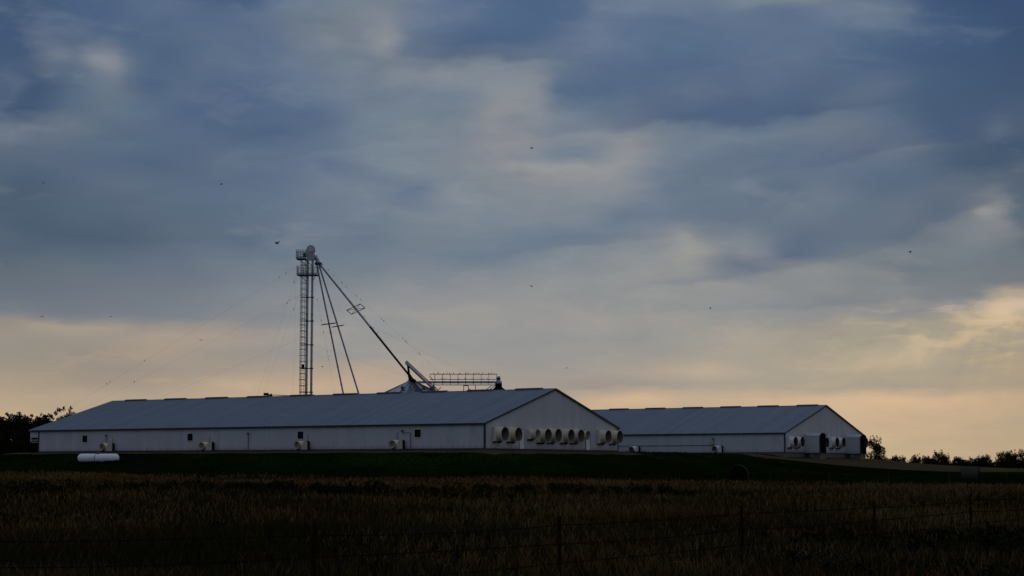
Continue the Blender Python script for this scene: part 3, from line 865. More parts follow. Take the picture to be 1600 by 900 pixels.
def make_barn(origin, L, label, vents, porch):
    root = empty('barn', origin, TH, label, 'barn')
    WL = L - (1.42 if porch else 0.0)
    # long wall towards the camera, its panels of ribbed steel
    w = ribbed(WL, lambda s: EH, 'y').build('long_wall', M['wall'], root, fix=False)
    b = ribbed(WL, lambda s: EH, 'y')
    b.v = [(WID - x, y, z) for x, y, z in b.v]
    b.build('long_wall', M['wall'], root, fix=False)
    ribbed(WID, slope, 'x').build('gable_wall', M['gable'], root, fix=False)
    b = ribbed(WID, slope, 'x')
    b.v = [(x, WL - y, z) for x, y, z in b.v]
    b.build('gable_wall', M['gable'], root, fix=False)
    # concrete footing that shows where the ground falls away
    f = MB()
    for lo, hi in (((-0.06, -0.06, -1.6), (0.16, WL, -0.0)), ((WID - 0.16, -0.06, -1.6), (WID + 0.06, WL, 0.0)),
                   ((0.165, -0.06, -1.6), (WID - 0.165, 0.16, 0.0)), ((0.165, WL - 0.2, -1.6), (WID - 0.165, WL, 0.0))):
        f.box(lo, hi)
    f.build('footing', M['concrete'], root)
    f = MB()
    f.box((-0.075, -0.075, 0.0), (-0.036, WL, 0.12))
    f.box((-0.034, -0.075, 0.0), (WID + 0.03, -0.036, 0.12))
    f.build('base_trim', M['trim'], root)
    # roof: two ribbed slopes
    ov, rk = 0.22, 0.12
    th = math.atan2(RR, WID / 2)
    for side in (0, 1):
        mb = MB()
        n = int((L + 2 * rk) / 0.6)
        ss = []
        for i in range(n):
            s = -rk + i * (L + 2 * rk) / n
            q = (L + 2 * rk) / n
            ss += [(s, 0), (s + q * 0.8, 0), (s + q * 0.86, 0.03), (s + q * 0.95, 0.03)]
        ss.append((L + rk, 0))
        vs, fs = [], []
        for s, o in ss:
            for x in (-ov, WID / 2):
                z = EH + RR * x / (WID / 2) + 0.07 + o
                vs.append((x if side == 0 else WID - x, s, z))
        for i in range(len(ss) - 1):
            fs.append((2 * i, 2 * i + 1, 2 * i + 3, 2 * i + 2))
        mb.add(vs, fs)
        # soffit under the overhang
        zz = EH + RR * (-ov) / (WID / 2)
        mb.build('roof', M['roof'], root, fix=False)
    # dark eave, rake and corner trim
    ez = EH - RR * ov / (WID / 2)
    t = MB()
    t.box((-ov - 0.03, -rk, ez - 0.09), (-ov + 0.02, L + rk, ez + 0.055))
    t.box((-ov + 0.022, -rk, ez - 0.085), (-0.005, L + rk, ez - 0.045))
    t.box((WID + ov - 0.02, -rk, ez - 0.09), (WID + ov + 0.03, L + rk, ez + 0.055))
    t.build('eave_trim', M['trim'], root)
    for yy in (-rk - 0.06, L + rk + 0.004):
        for s in (0, 1):
            t = MB()
            xs = (-ov, WID / 2)
            poly = []
            for x, dz in ((xs[0], 0.10), (xs[1], 0.10), (xs[1], -0.085), (xs[0], -0.085)):
                z = EH + RR * x / (WID / 2) + dz
                poly.append((x if s == 0 else WID - x, yy, z))
            t.prism(poly, (0, 0.055, 0))
            t.build('rake_trim', M['trim'], root)
    for x in (0, WID):
        t = MB()
        t.box((x - 0.06, -0.06, 0.122), (x + 0.10 if x == 0 else x + 0.06, 0.10, EH - 0.10))
        t.build('corner_trim', M['trim'], root)
    t = MB(); t.box((-0.06, WL - 0.10, 0.122), (0.10, WL + 0.06, EH - 0.10)); t.build('corner_trim', M['trim'], root)
    # ridge cap and the raised vents on it
    rz = EH + RR + 0.07
    t = MB()
    t.prism([(WID / 2 - 0.25, -rk, rz - 0.045), (WID / 2, -rk, rz + 0.035), (WID / 2 + 0.25, -rk, rz - 0.045), (WID / 2, -rk, rz + 0.0)], (0, L + 2 * rk, 0))
    t.build('ridge_cap', M['roof'], root)
    v0 = None
    for (a, c) in vents:
        if v0 is None:
            mb = MB()
            ln = c - a
            mb.prism([(-0.30, 0, -0.09), (-0.30, 0, 0.06), (-0.34, 0, 0.07), (0, 0, 0.135), (0.34, 0, 0.07), (0.30, 0, 0.06), (0.30, 0, -0.09)], (0, ln, 0))
            for k in range(1, 6):
                mb.box((-0.325, ln * k / 6 - 0.02, -0.08), (0.325, ln * k / 6 + 0.02, 0.055))
            v0 = mb.mesh('ridge_vent', M['vent'])
        o = bpy.data.objects.new('ridge_vent', v0)
        COL.objects.link(o); o.parent = root; o.location = (WID / 2, a, rz)
    if porch:
        t = MB()
        t.box((-0.03, WL + 0.062, 1.74), (0.05, L, EH - 0.10))
        t.box((0.052, L - 0.08, 1.74), (WID - 0.06, L, EH - 0.10))
        t.build('porch_header', M['wall'], root)
        t = MB()
        poly = [(WID * i / 12.0, L - 0.02, slope(WID * i / 12.0)) for i in range(13)]
        poly = [(0.0, L - 0.02, EH - 0.09)] + poly[0:] + [(WID, L - 0.02, EH - 0.09)]
        t.prism(poly, (0, 0.04, 0))
        t.build('porch_gable', M['gable'], root)
        t = MB(); t.box((-0.02, WL + 0.064, 1.42), (0.04, L - 0.02, 1.50)); t.box((0.0, WL + 0.064, 1.18), (0.06, L - 0.3, 1.24)); t.build('porch_rail', M['frame'], root)
        t = MB(); t.box((-0.03, L - 0.12, 1.2), (0.06, L - 0.03, 1.738)); t.build('porch_post', M['frame'], root)
    return root


def add_window(root, y, z, w=0.78, h=0.78):
    f = MB()
    t = 0.05
    for lo, hi in (((-0.06, -w / 2 - t, -h / 2 - t), (0.02, -w / 2, h / 2 + t)), ((-0.06, w / 2, -h / 2 - t), (0.02, w / 2 + t, h / 2 + t)),
                   ((-0.06, -w / 2, h / 2), (0.02, w / 2, h / 2 + t)), ((-0.075, -w / 2 - t, -h / 2 - t * 1.2), (0.02, w / 2 + t, -h / 2))):
        f.box(lo, hi)
    o = f.build('window', M['frame'], root, loc=(0, y, z))
    p = MB()
    p.box((-0.045, -w / 2 + 0.002, -h / 2 + 0.002), (-0.036, w / 2 - 0.002, h / 2 - 0.002))
    p.build('pane', M['glass'], o)
    p = MB()
    p.box((-0.058, -0.012, -h / 2 + 0.004), (-0.047, 0.012, h / 2 - 0.004))
    p.build('mullion', M['trim'], o)
    return o


def add_door(root, x, z0, w, h):
    f = MB()
    t = 0.05
    for lo, hi in (((-w / 2 - t, -0.055, 0), (-w / 2, 0, h + t)), ((w / 2, -0.055, 0), (w / 2 + t, 0, h + t)), ((-w / 2, -0.055, h), (w / 2, 0, h + t))):
        f.box(lo, hi)
    d = MB()
    d.box((-w / 2, -0.06, 0.01), (w / 2, -0.035, h - 0.004))
    d.box((-w / 2 + 0.1, -0.066, h * 0.55), (w / 2 - 0.1, -0.061, h - 0.15))
    d.box((-w / 2 + 0.1, -0.066, 0.15), (w / 2 - 0.1, -0.061, h * 0.48))
    o = d.build('door', M['door'], root, loc=(x, 0, z0))
    f.build('door_frame', M['trim'], o)
    k = MB(); k.tube((w / 2 - 0.07, -0.062, h * 0.48), (w / 2 - 0.07, -0.12, h * 0.48), 0.03, 0.03, 8); k.build('handle', M['steel'], o)
    return o


def add_lamp(root, y, z, pipe):
    l = MB()
    l.box((-0.10, -0.05, -0.02), (-0.035, 0.05, 0.10))
    l.lathe([(0.0, 0.11), (0.09, 0.08), (0.13, -0.02), (0.11, -0.10), (0.0, -0.10)], 12, 'z', o=(-0.20, 0, 0.03))
    l.tube((-0.10, 0, 0.06), (-0.20, 0, 0.10), 0.02, 0.02, 6)
    o = l.build('wall_lamp', M['steel'], root, loc=(0, y, z))
    if pipe:
        p = MB(); p.path(pipe, 0.032, 6)
        p.build('conduit', M['steel'], root)
    return o


vents1 = [(a, a + 3.25) for a in (59.0, 52.4, 45.75, 39.2, 32.7, 26.3, 20.05, 13.9, 7.8, 1.6)]
vents2 = [(a, a + 3.0) for a in (57.0, 51.0, 45.0, 39.1, 33.3, 30.25, 24.35, 18.4, 12.55, 6.9, 1.1) if a != 33.3]
barn1 = make_barn(B1, 64.525, 'long white front barn with a row of beige exhaust fans on its gable end', vents1, True)
for y, z in ((55.45, 1.53), (39.12, 1.57), (23.41, 1.63), (8.14, 1.66)):
    add_window(barn1, y, z)
add_lamp(barn1, 51.95, 1.84, [(-0.09, 51.95, 1.8), (-0.09, 51.95, 0.85)])
add_lamp(barn1, 30.62, 1.86, [(-0.09, 30.62, 1.84), (-0.09, 30.62, 0.0)])
add_lamp(barn1, 9.99, 1.92, [(-0.09, 10.0, 1.86), (-0.09, 10.0, 1.74), (-0.09, 9.01, 1.74), (-0.09, 9.01, 0.0)])
for y, t in ((50.95, 1.62), (36.2, 1.70), (22.4, 1.76), (10.72, 1.78)):
    p = MB(); p.tube((-0.08, y, 0.9), (-0.08, y, t), 0.022, 0.022, 6); p.build('vent_pipe', M['steel'], barn1)
for x, z, k in ((2.05, 1.53, 'big'), (4.56, 1.53, 'big'), (8.27, 1.62, 'small'), (10.24, 1.50, 'big'), (12.26, 1.54, 'big'), (14.86, 1.54, 'big'),
                (16.9, 1.56, 'big'), (18.43, 1.66, 'small'), (22.74, 1.56, 'big'), (25.30, 1.58, 'big')):
    add_fan(k, barn1, x, z)
add_door(barn1, 6.74, 0.02, 0.86, 2.04)
add_door(barn1, 20.03, 0.02, 0.80, 1.98)

barn2 = make_barn(B2, 64.525, 'long white barn further back with two covered chutes on its gable end', vents2, False)
p = MB(); p.path([(-0.09, 10.2, 1.07), (-0.09, 62.0, 1.03)], 0.035, 6); p.build('water_pipe', M['steel'], barn2)
add_lamp(barn2, 10.11, 1.88, [(-0.09, 10.11, 1.8), (-0.09, 10.11, 0.4)])
p = MB(); p.box((-0.18, 9.95, 0.95), (-0.03, 10.3, 1.2)); p.build('junction_box', M['steel'], barn2)
for x, z in ((1.24, 1.42), (3.42, 1.45), (11.4, 1.46), (14.86, 1.52), (17.1, 1.53), (25.2, 1.62)):
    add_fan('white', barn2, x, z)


def add_chute(root, x, w, d, h):
    """covered loading chute standing out from the gable: walls, rounded roof, black mouth, concrete pier"""
    o = MB()
    o.box((0, -d, 0.05), (0.06, -0.04, h)); o.box((w - 0.06, -d, 0.05), (w, -0.04, h))
    for k in range(int(d / 0.3)):
        o.box((-0.022, -d + 0.1 + k * 0.3, 0.06), (-0.001, -d + 0.15 + k * 0.3, h - 0.01))
    c = o.build('loading_chute', M['gable'], root, loc=(x, 0, 0))
    r = MB()
    n = 10
    out, inn = [], []
    for i in range(n + 1):
        a = math.pi * i / n
        out.append((w / 2 - math.cos(a) * (w / 2 + 0.06), -d - 0.05, h + 0.004 + math.sin(a) * 0.42))
        inn.append((w / 2 - math.cos(a) * (w / 2 - 0.02), -d - 0.05, h + 0.004 + math.sin(a) * 0.36))
    for i in range(n):
        r.prism([out[i], out[i + 1], inn[i + 1], inn[i]], (0, d + 0.0, 0))
    r.build('chute_roof', M['wall'], c)
    m = MB()
    poly = [(0.065, -d + 0.005, -0.05)] + [(w / 2 - math.cos(math.pi * i / n) * (w / 2 - 0.07), -d + 0.005, h + math.sin(math.pi * i / n) * 0.32) for i in range(n + 1)] + [(w - 0.065, -d + 0.005, -0.05)]
    m.prism(poly, (0, 0.05, 0))
    m.build('chute_curtain', M['black'], c)
    t = MB()
    t.box((-0.05, -d - 0.04, 0.06), (0.062, -d + 0.05, h)); t.box((w - 0.062, -d - 0.04, 0.06), (w + 0.05, -d + 0.05, h))
    pts = [(w / 2 - math.cos(math.pi * i / n) * (w / 2 + 0.02), -d - 0.055, h + 0.02 + math.sin(math.pi * i / n) * 0.40) for i in range(n + 1)]
    t.path(pts, 0.05, 6)
    t.box((-0.04, -d - 0.02, -0.06), (w + 0.04, -0.04, 0.05))
    t.build('chute_trim', M['trim'], c)
    q = MB(); q.box((0.1, -d + 0.05, -1.7), (w - 0.05, -d + 1.0, -0.065)); q.build('pier', M['concrete'], c)
    return c


add_chute(barn2, 5.88, 1.95, 2.25, 2.22)
add_chute(barn2, 19.72, 2.0, 2.25, 2.22)


def pit_fan(barn, y, label, white=False):
    g0 = np.array(barn[:2]) + y * LV
    gz = max(H1(g0[0] - 0.5 * GV[0], g0[1] - 0.5 * GV[1]) - 0.02, barn[2] - 0.35)
    root = empty('pit_fan', (g0[0], g0[1], gz), TH, label, 'fan', 'pit fans along the long barn walls')
    dz = barn[2] - gz
    sh = M['fgwhite'] if white else M['fg']
    m = MB(); m.box((-1.3, -0.55, -0.3), (-0.10, 0.55, 0.10 + dz)); m.build('pit_lid', M['steel'], root)
    m = MB()
    m.prism([(-0.12, -0.52, dz + 0.105), (-0.12, -0.52, dz + 0.95), (-0.42, -0.52, dz + 1.02), (-0.42, -0.52, dz + 0.105)], (0, 1.04, 0))
    m.build('plenum', M['black'], root)
    m = MB()
    z0, z1 = dz + 0.105, dz + 1.0
    prof = [(-0.425, z0), (-0.425, z1), (-0.95, z1), (-1.12, z1 - 0.10), (-1.2, z1 - 0.3), (-1.2, z0)]
    m.prism([(x, -0.45, z) for x, z in prof], (0, 0.9, 0))
    h = m.build('housing', sh, root)
    c = MB()
    zc = dz + 0.55
    c.lathe([(0.30, -1.205), (0.33, -1.4), (0.385, -1.62), (0.40, -1.66), (0.37, -1.66)], 26, 'x', o=(0, 0, zc))
    c.f = [f for f in c.f if len(f) == 4]
    c.build('cone', sh, root, smooth=True, fix=False)
    c = MB()
    c.lathe([(0.37, -1.659), (0.30, -1.4), (0.27, -1.25), (0.0, -1.24)], 26, 'x', o=(0, 0, zc))
    c.f = [f for f in c.f if len(f) == 4]
    c.build('cone_lining', M['inner'] if white else M['innerpale'], root, smooth=True, fix=False)
    c = MB()
    c.lathe([(0.405, -1.58), (0.425, -1.58), (0.425, -1.63), (0.405, -1.63)], 26, 'x', o=(0, 0, zc), close=True)
    c.build('rim', M['black'], root, smooth=True)
    c = MB()
    c.box((-1.55, -0.12, dz + 0.02), (-1.3, 0.12, dz + 0.16)); c.box((-1.5, -0.05, dz + 0.16), (-1.42, 0.05, zc - 0.35))
    c.build('stand', M['black'], root)
    return root


pit_fan(B1, 51.1, 'beige pit fan behind the white propane tank at the front barn')
pit_fan(B1, 36.0, 'beige pit fan below the second window from the left of the front barn')
pit_fan(B1, 22.6, 'beige pit fan just below the third window from the left of the front barn')
pit_fan(B1, 10.2, 'beige pit fan nearest the front corner, beside a bent conduit')
pit_fan(B2, 21.5, 'small white pit fan with dark mouth just right of the front barn gable', True)
pit_fan(B2, 9.2, 'small white pit fan below the wall lamp of the rear barn', True)


# ------------------------------------------------------------------ grain bins, elevator leg, conveyor
def make_bin(X, Y, peak, rad, label):
    base = H1(X, Y)
    root = empty('grain_bin', (X, Y, base), 0.2, label, 'grain bin', 'grain bins behind the front barn')
    pk = peak - base
    eave = pk - 0.47 * (rad - 0.45)
    m = MB()
    prof = []
    for i in range(int(eave / 0.4)):
        z = i * eave / int(eave / 0.4)
        prof += [(rad, z), (rad + 0.03, z + 0.2)]
    prof.append((rad, eave))
    m.lathe(prof, 40); m.build('wall', M['galv'], root, smooth=True)
    nseg = 22
    m0 = None
    for k in range(nseg):
        if m0 is None:
            s = MB()
            a0, a1 = -math.pi / nseg, math.pi / nseg
            r0, r1 = 0.5, rad + 0.15
            P = lambda r, a, dz: (r * math.cos(a), r * math.sin(a), pk - 0.47 * (r - 0.45) + dz)
            s.add([P(r0, a0 * 0.92, 0), P(r1, a0 * 0.97, 0), P(r1, a1 * 0.97, 0), P(r0, a1 * 0.92, 0)], [(0, 1, 2, 3)])
            s.add([P(r0, a1 * 0.92, 0), P(r1, a1 * 0.97, 0), P(r1, a1, 0.10), P(r0, a1, 0.10)], [(0, 1, 2, 3)])
            s.add([P(r0, a0 * 0.92, 0), P(r1, a0 * 0.97, 0), P(r1, a0, 0.10), P(r0, a0, 0.10)], [(3, 2, 1, 0)])
            m0 = s.mesh('roof_panel', M['bin_panel'], fix=False)
        o = bpy.data.objects.new('roof_panel', m0)
        COL.objects.link(o); o.parent = root; o.rotation_euler = (0, 0, 2 * math.pi * k / nseg)
    m = MB(); m.lathe([(0.55, pk - 0.10), (0.55, pk + 0.05), (0.62, pk + 0.06), (0.45, pk + 0.28), (0.22, pk + 0.34), (0.0, pk + 0.34)], 20)
    m.build('roof_cap', M['cone_metal'], root, smooth=True)
    # dark roof hatch and vents seen from the front
    for k, a in enumerate((-1.15, -0.75, -0.35, -2.1)):
        v = MB()
        rr = rad * 0.55 + 0.25 * (k % 2)
        c = Vector((rr * math.cos(a), rr * math.sin(a), pk - 0.47 * (rr - 0.45)))
        v.tube(c, c + Vector((0, 0, 0.35)), 0.2, 0.2, 10)
        v.lathe([(0.0, 0.62), (0.28, 0.42), (0.3, 0.33), (0.22, 0.33)], 10, o=c)
        v.build('roof_vent', M['steel'], root)
    a = -1.0
    lad = MB()
    for s in (-0.2, 0.2):
        q = lambda r: (r * math.cos(a) - s * math.sin(a), r * math.sin(a) + s * math.cos(a), pk - 0.47 * (r - 0.45) + 0.14)
        lad.tube(q(0.8), q(rad), 0.03, 0.03, 5)
    for i in range(12):
        r = 0.9 + i * (rad - 1) / 11
        q = lambda s: (r * math.cos(a) - s * math.sin(a), r * math.sin(a) + s * math.cos(a), pk - 0.47 * (r - 0.45) + 0.14)
        lad.tube(q(-0.2), q(0.2), 0.02, 0.02, 5)
    lad.build('roof_ladder', M['steel'], root)
    return root


BY = 232.0
make_bin(-12.9, BY, 13.15, 5.2, 'round steel grain bin with ribbed conical roof, its top showing behind the ridge')
make_bin(-1.73, BY, 12.0, 4.6, 'grain bin almost hidden by the ridge, under the right end of the catwalk')

TX, TZ = -26.15, H1(-26.15, BY)
tower = empty('grain_elevator', (TX, BY, TZ), 0.0, 'tall twin-tube grain elevator leg with caged ladder, platforms and three spouts behind the front barn', 'grain elevator')


def T(x, z, y=0.0):
    """point given by world east and height, made relative to the elevator's foot"""
    return (x - TX, y, z - TZ)


for x in (-26.45, -25.83):
    m = MB()
    z0 = TZ
    zs = list(np.arange(TZ, 28.6, 3.0)) + [28.9]
    for a, b_ in zip(zs, zs[1:]):
        m.tube(T(x, a), T(x, b_ - 0.06), 0.155, 0.155, 14)
        m.tube(T(x, b_ - 0.06), T(x, b_), 0.20, 0.20, 14)
    m.build('leg_casing', M['galv'], tower, smooth=True)
m = MB(); m.box(T(-26.85, TZ, -0.5), T(-25.4, TZ + 1.6, 0.5)); m.build('boot', M['galv'], tower)
# head: bonnet with rounded top
m = MB()
poly = [T(-26.55, 28.9, -0.36), T(-25.65, 28.9, -0.36), T(-25.5, 29.2, -0.36), T(-25.5, 30.0, -0.36), T(-25.44, 30.1, -0.36)]
for i in range(9):
    a = math.pi * i / 8
    poly.append(T(-26.05 + 0.60 * math.cos(a), 30.14 + 0.70 * math.sin(a), -0.36))
poly += [T(-26.66, 30.1, -0.36), T(-26.55, 30.0, -0.36)]
m.prism(poly, (0, 0.72, 0))
m.build('head', M['galv'], tower)
m = MB(); m.lathe([(0.0, -0.52), (0.30, -0.50), (0.32, -0.365)], 18, 'y', o=T(-26.03, 30.2)); m.build('head_pulley_cover', M['cone_metal'], tower, smooth=True)
m = MB(); m.tube(T(-25.55, 29.45), T(-25.2, 28.85), 0.30, 0.24, 12); m.tube(T(-25.2, 28.85), T(-25.12, 28.45), 0.26, 0.30, 12); m.build('discharge_hood', M['galv'], tower, smooth=True)
m = MB(); m.lathe([(0.0, 28.62 - TZ), (0.46, 28.6 - TZ), (0.5, 28.45 - TZ), (0.42, 28.3 - TZ), (0.0, 28.3 - TZ)], 16, o=(-25.1 - TX, 0, 0)); m.build('distributor', M['steel'], tower)
m = MB(); m.box(T(-26.95, 29.25, -0.75), T(-26.65, 29.75, -0.40)); m.build('motor', M['steel'], tower)


def platform(zf, x0, x1, y0, y1, name):
    m = MB()
    m.box(T(x0, zf - 0.10, y0), T(x1, zf, y1))
    o = m.build(name, M['steel'], tower)
    r = MB()
    nx = 4
    pts = [(x0 + (x1 - x0) * i / nx, y0) for i in range(nx + 1)] + [(x0 + (x1 - x0) * i / nx, y1) for i in range(nx + 1)] + [(x0, 0), (x1, 0)]
    for x, y in pts:
        r.tube(T(x, zf, y), T(x, zf + 1.05, y), 0.030, 0.030, 5)
    for zz in (0.4, 0.72, 1.05):
        r.path([T(x0, zf + zz, y0), T(x1, zf + zz, y0), T(x1, zf + zz, y1), T(x0, zf + zz, y1), T(x0, zf + zz, y0)], 0.028, 5)
    r.path([T(x0, zf + 0.10, y0), T(x1, zf + 0.10, y0)], 0.05, 4)
    r.build('railing', M['steel'], o)
    for x in (x0 + 0.2, x1 - 0.3):
        pass
    b = MB()
    b.tube(T(x0 + 0.2, zf - 0.1, y0 + 0.2), T(-26.45, zf - 0.95, 0), 0.04, 0.04, 5)
    b.tube(T(x1 - 0.2, zf - 0.1, y0 + 0.2), T(-25.83, zf - 0.95, 0), 0.04, 0.04, 5)
    b.build('platform_brace', M['steel'], o)
    return o


platform(29.07, -27.87, -26.66, -0.95, 0.75, 'upper_platform')
platform(26.98, -27.76, -25.12, -0.95, 0.75, 'lower_platform')
# ladder with safety cage
m = MB()
for x in (-27.20, -26.76):
    m.tube(T(x, TZ, -0.05), T(x, 28.95, -0.05), 0.035, 0.035, 5)
for i in range(int((28.9 - TZ) / 0.4)):
    m.tube(T(-27.20, TZ + 0.3 + i * 0.4, -0.05), T(-26.76, TZ + 0.3 + i * 0.4, -0.05), 0.022, 0.022, 4)
lad = m.build('ladder', M['steel'], tower)
m = MB()
n = 8
zz = TZ + 2.5
hoops = []
while zz < 28.9:
    pts = [T(-26.98 + 0.37 * math.cos(math.pi * i / n + math.pi), zz, -0.05 - 0.72 * math.sin(math.pi * i / n)) for i in range(n + 1)]
    m.path(pts, 0.042, 4); zz += 0.78
for i in (0, 2, 4, 6, 8):
    a = math.pi * i / n
    m.tube(T(-26.98 + 0.37 * math.cos(a + math.pi), TZ + 2.5, -0.05 - 0.72 * math.sin(a)), T(-26.98 + 0.37 * math.cos(a + math.pi), 28.9, -0.05 - 0.72 * math.sin(a)), 0.016, 0.016, 4)
m.build('safety_cage', M['steel'], lad)
for z in (24.05, 20.98, 17.9, 14.85, 11.8, 8.8, 5.9):
    m = MB()
    m.box(T(-27.28, z - 0.05, -0.06), T(-25.58, z + 0.05, 0.0))
    m.box(T(-26.66, z - 0.08, -0.23), T(-26.24, z + 0.08, -0.17)); m.box(T(-26.04, z - 0.08, -0.23), T(-25.6, z + 0.08, -0.17))
    m.build('tie_bracket', M['steel'], tower)
m = MB(); m.box(T(-27.05, 14.75, -0.60), T(-26.72, 15.35, -0.30)); m.build('rest_seat', M['black'], tower)


def spout(p, q, r, dark_from=None, dark_to=None):
    p, q = Vector(p), Vector(q)
    m = MB()
    segs = max(3, int((q - p).length / 2.05))
    d = q - p
    for i in range(segs):
        a, b_ = p + d * (i / segs), p + d * ((i + 1) / segs)
        if dark_from is not None and i >= math.ceil(dark_from * segs):
            continue
        m.tube(a, b_, r, r, 12)
        m.tube(b_ - d.normalized() * 0.08, b_, r + 0.03, r + 0.03, 12)
    o = m.build('spout', M['galv'], tower, smooth=True)
    if dark_from is not None:
        m = MB()
        i0 = math.ceil(dark_from * segs)
        m.tube(p + d * (i0 / segs), q, r + 0.01, r + 0.01, 12)
        m.build('spout_liner', M['black'], o, smooth=True)
    return o


def truss_frame(c, d, a, b, name='spout_frame'):
    """open rectangular stay frame around a spout at c, d the spout direction"""
    m = MB()
    pts = [c + a + b, c - a + b, c - a - b, c + a - b]
    m.path(pts + [pts[0]], 0.045, 5)
    m.path([pts[0], pts[2]], 0.03, 5); m.path([pts[1], pts[3]], 0.03, 5)
    m.build(name, M['black'], tower)


dsp = (-25.1, 28.4)
s1a, s1b = Vector(T(-25.28, 28.3, 0.05)), Vector(T(-21.25, 8.5, 2.6))
s2a, s2b = Vector(T(-25.0, 28.3, 0.0)), Vector(T(-18.62, 7.8, 1.6))
s3a, s3b = Vector(T(-24.85, 28.3, -0.05)), Vector(T(-13.05, 13.75, 0.0))
spout(s1a, s1b, 0.11); spout(s2a, s2b, 0.11); spout(s3a, s3b, 0.125, 0.54, 0.999)
for (p, q, zt, w) in ((s1a, s1b, 20.71, 0.85), (s2a, s2b, 20.38, 0.62)):
    t = (p.z - (zt - TZ)) / (p.z - q.z)
    c = p + (q - p) * t
    truss_frame(c, (q - p).normalized(), Vector((w, 0, 0.10)), Vector((0.12, 0.6, 0.0)) + Vector((0, 0, 0.10)))
c = s3a + (s3b - s3a) * ((s3a.z - (22.53 - TZ)) / (s3a.z - s3b.z))
truss_frame(c, (s3b - s3a).normalized(), Vector((0.86, 0.1, 0.42)), Vector((0.28, 0.5, -0.22)))
# cables that stay the long spout
m = MB()
for e in (0.96, 0.0):
    pass
GUYS = [
    ((-27.85, 27.94, -0.6), (-68.0, 4.0, 6.0)),
    ((-27.48, 24.28, 0.0), (-66.0, 4.2, 2.0)),
    ((-27.49, 18.64, 0.0), (-62.0, 4.0, 0.0)),
    ((-27.76, 26.98, -0.9), (-33.4, 7.5, -4.0)),
    ((-27.37, 24.9, 0.0), (-32.9, 7.5, -3.0)),
    ((-27.85, 27.0, -0.9), (-27.74, 4.0, -4.0)),
    ((-25.05, 28.72, 0.0), (-9.06, 14.1, 0.0)),
    ((-25.0, 28.5, 0.3), (-15.4, 17.1, 0.0)),
    ((-25.60, 25.8, 0.0), (-22.4, 9.5, 0.8)),
    ((-25.65, 23.9, 0.0), (-2.0, 12.7, 4.0)),
    ((-25.65, 17.9, 0.0), (-4.0, 10.8, 5.0)),
]


def guy_point(k, x):
    a, b_ = GUYS[k]
    t = (x - a[0]) / (b_[0] - a[0])
    return Vector((x, BY + a[2] + (b_[2] - a[2]) * t, a[1] + (b_[1] - a[1]) * t))


for a, b_ in GUYS:
    m = MB(); m.tube(T(a[0], a[1], a[2]), T(b_[0], b_[1], b_[2]), 0.0042, 0.0042, 4)
    m.build('guy_wire', M['wire'], tower)

# chain conveyor with catwalk between the two bins
CX, CZ = -1.73, 12.79
conv = empty('grain_conveyor', (-6.8, BY, 12.9), 0.0, 'pale enclosed grain conveyor with railed catwalk running above the ridge between two bins', 'conveyor')


def Cc(x, z, y=0.0):
    return (x + 6.8, y, z - 12.9)


m = MB()
for i in range(6):
    a, b_ = -12.3 + i * 1.83, -12.3 + (i + 1) * 1.83
    m.box(Cc(a, 12.95, -0.2), Cc(b_ - 0.06, 13.22, 0.2))
    m.box(Cc(b_ - 0.06, 12.92, -0.24), Cc(b_, 13.25, 0.24))
m.build('trough', M['galv'], conv)
m = MB()
m.box(Cc(-1.98, 12.95, -0.26), Cc(-1.48, 13.62, 0.26)); m.lathe([(0.0, -0.26), (0.25, -0.26), (0.25, 0.26), (0.0, 0.26)], 16, 'y', o=Cc(-1.73, 13.62))
m.build('drive_head', M['cone_metal'], conv)
m = MB(); m.tube(Cc(-1.73, 12.95), Cc(-1.73, 12.45), 0.45, 0.45, 16); m.tube(Cc(-1.73, 12.45), Cc(-1.73, 11.85), 0.47, 1.25, 16); m.build('discharge_spout', M['black'], conv)
m = MB(); m.box(Cc(-10.13, 12.68, -1.05), Cc(-1.95, 12.74, -0.25)); cw = m.build('catwalk', M['rust'], conv)
m = MB()
for i in range(9):
    x = -9.9 + i * 0.99
    for y in (-1.05, -0.30):
        m.tube(Cc(x, 12.74, y), Cc(x, 14.08, y), 0.022, 0.022, 5)
m.build('railing_posts', M['rust'], cw)
for y in (-1.05, -0.30):
    for z in (13.42, 14.08):
        m = MB(); m.tube(Cc(-10.6, z, y), Cc(-1.9, z, y), 0.024, 0.024, 5); m.build('rail', M['rust'], cw)
m = MB()
for x in (-6.2, -4.7):
    m.path([Cc(x, 12.7, -0.6), Cc(x, 11.0, -0.6)], 0.045, 5)
m.path([Cc(-6.2, 12.62, -0.6), Cc(-5.6, 12.62, -0.6), Cc(-5.6, 11.0, -0.6)], 0.045, 5)
m.path([Cc(-5.6, 12.2, -0.6), Cc(-4.0, 11.6, -0.6)], 0.045, 5)
for dx in (0, 0.42):
    m.path([Cc(-3.6 - dx, 11.6, -0.6), Cc(-2.2 - dx, 12.62, -0.6)], 0.045, 5)
m.build('support_frame', M['rust'], conv)
m = MB(); m.path([Cc(-10.6, 13.9, -0.6), Cc(-10.15, 13.3, -0.6)], 0.05, 5); m.build('end_brace', M['steel'], conv)

# inclined auger over the first bin
aug = empty('grain_auger', (-12.9, BY - 0.9, 13.0), 0.0, 'short inclined grain auger with dark drop spout leaning over the ribbed bin roof', 'auger')


def A(x, z, y=0.0):
    return (x + 12.9, y, z - 13.0)


